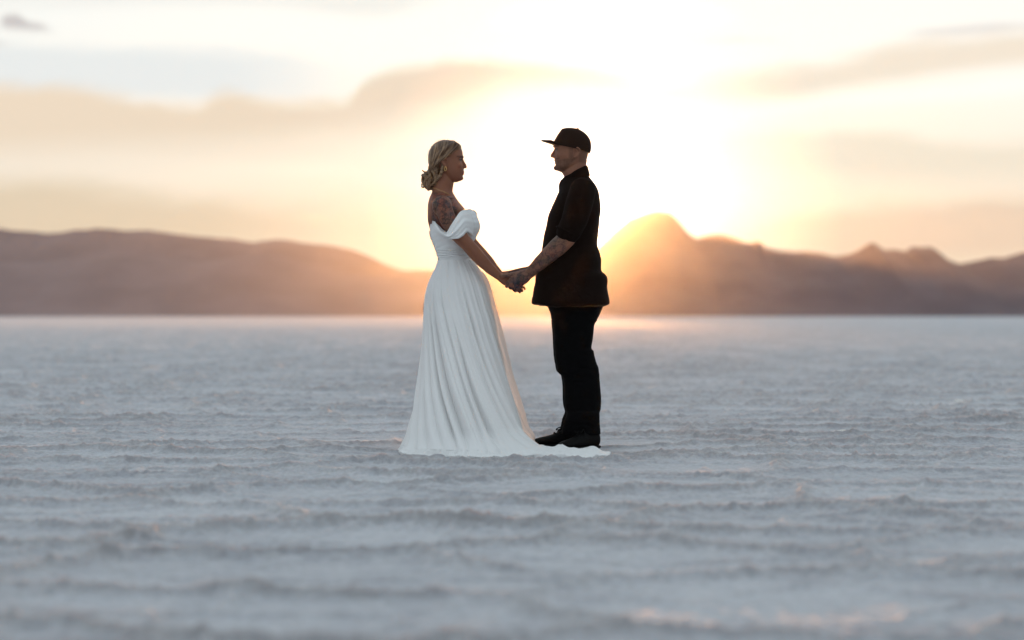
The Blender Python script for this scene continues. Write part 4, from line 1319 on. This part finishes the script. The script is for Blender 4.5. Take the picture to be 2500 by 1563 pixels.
for s in (-1, 1):
    dx0, dx1 = (1.5, 0) if s < 0 else (0, -7)
    hwf = lambda p_: float(np.interp(p_, [781, 850, 910, 950, 1000, 1056], [.094, .084, .078, .084, .078, .080]))
    ycf = lambda p_: s * float(np.interp(p_, [781, 900, 1056], [.092, .105, .118])) - .02 * (p_ > 1000)
    B.loft([(a, b + dx0, c + dx1, hwf(a), ycf(a), 2.3) for a, b, c in LEG], n=56, step=.004)
me = B.fused('trousers', 0.0040, 2, 0.5)
v = coords(me); nr = normals(me); px, py = to_px(v)
wr = fbm(px * .03 + v[:, 1] * 3, py * .075, 4, 81) * 2
amt = .008 * (0.35 + np.exp(-((py - 900) / 28) ** 2) + np.exp(-((py - 1030) / 28) ** 2)) * (1 - .75 * np.abs(nr[:, 0]))
set_coords(me, v + nr * (amt * wr)[:, None])
add_part('trousers', me, m_tr, groom)

# ---- shoes
m_shoe = cloth_mat('black_shoe', (.004, .004, .004), 0.7, weave=300, bump=0.15, var=.1)
m_sole, t, out = mat_new('rubber_sole'); principled(t, out, (.005, .005, .005), 0.8).inputs['Specular IOR Level'].default_value = .1
def shoe(heel, toe, lift):
    """heel, toe: ground points (x, y); built along its own axis"""
    h = Vector((heel[0], heel[1], lift)); d = (Vector((toe[0], toe[1], lift)) - h); L = d.length; d.normalize()
    sd = Vector((-d.y, d.x, 0))
    def body(rows, n=36):
        P = []
        for (u, zb, zt, w_, off) in rows:
            ring = []
            for k in range(n):
                a = 2 * math.pi * k / n
                c_, s_ = math.cos(a), math.sin(a)
                zz = (zb + zt) / 2 + (zt - zb) / 2 * (abs(s_) ** .8 * (1 if s_ > 0 else -1))
                yy_ = w_ * (abs(c_) ** .8 * (1 if c_ > 0 else -1)) * (1 - .25 * max(s_, 0)) + off
                p_ = h + d * (u * L) + sd * yy_
                ring.append((p_.x, p_.y, h.z + zz))
            P.append(ring)
        return np.array(P)
    us = [0, .015, .05, .12, .22, .32, .42, .52, .62, .72, .82, .90, .96, .99, 1.0]
    zt = [.075, .092, .104, .108, .108, .104, .094, .082, .070, .062, .056, .050, .042, .032, .024]
    ww = [.010, .026, .034, .037, .037, .037, .039, .043, .047, .049, .047, .041, .030, .016, .006]
    uq = np.linspace(0, 1, 44)
    Z_ = hermite(uq, us, zt); W_2 = hermite(uq, us, ww)
    Bs = Bag(); Bs.rings(body([(u, .014, z_, w_, 0) for u, z_, w_ in zip(uq, Z_, W_2)]))
    o = add_part('shoe', Bs.mesh('shoe'), m_shoe, groom)
    Bs = Bag(); Bs.rings(body([(u * 1.01 - .005, .0, .020, w_ * 1.06 + .002, 0) for u, w_ in zip(uq, W_2)]))
    add_part('sole', Bs.mesh('sole'), m_sole, groom, sub=o)
    Bl = Bag()
    def pt(u, w_, z_): return tuple(h + d * (u * L) + sd * w_ + Vector((0, 0, z_)))
    for k in range(4):
        u = .36 + .07 * k; z_ = float(np.interp(u, us, zt)) + .002
        Bl.tube([(*pt(u, -.022, z_ - .008), .0028), (*pt(u + .01, 0, z_ + .003), .0028), (*pt(u, .022, z_ - .008), .0028)], n=8, world=True)
    zc = float(np.interp(.36, us, zt))
    for sg in (-1, 1):   # bow loops and ends
        Bl.tube([(*pt(.36, 0, zc + .006), .0032), (*pt(.42, sg * .014, zc + .012), .0032), (*pt(.50, sg * .024, zc + .002), .0032), (*pt(.52, sg * .018, zc - .006), .0032), (*pt(.44, sg * .008, zc - .001), .0032), (*pt(.37, 0, zc + .004), .0032)], n=8, world=True)
        Bl.tube([(*pt(.37, 0, zc + .006), .0026), (*pt(.43, sg * .026, zc - .002), .0026), (*pt(.46, sg * .036, zc - .024), .0026)], n=8, world=True)
    add_part('lace', Bl.mesh('lace'), m_sole, groom, sub=o)
def G(pxx, yd): return ((pxx - 1250) / F * yd, yd)
shoe(G(1459, 10.38), G(1366, 10.16), .006)
shoe(G(1428, 10.56), G(1299, 10.46), .006)

# ------------------------------------------------------------------ haze
HX, HY0, HY1, HZ0, HZ1 = 1700, -320, 1480, -2.0, 78.0
bm = bmesh.new()
bmesh.ops.create_cube(bm, size=1)
for v_ in bm.verts:
    v_.co = Vector((v_.co.x * 2 * HX, HY0 if v_.co.y < 0 else HY1, HZ0 if v_.co.z < 0 else HZ1))
me = bpy.data.meshes.new('haze'); bm.to_mesh(me); bm.free()
m_haze, t, out = mat_new('haze_air')
pv = t.new('ShaderNodeVolumePrincipled')
pv.inputs['Color'].default_value = (0.93, 0.93, 0.93, 1)
pv.inputs['Density'].default_value = 0.00005
pv.inputs['Anisotropy'].default_value = 0.92
t.l.new(pv.outputs[0], out.inputs['Volume'])
haze = link_mesh('haze', me, m_haze, smooth=False)
haze['kind'] = 'stuff'
haze['label'] = 'thin evening haze over the salt flat'
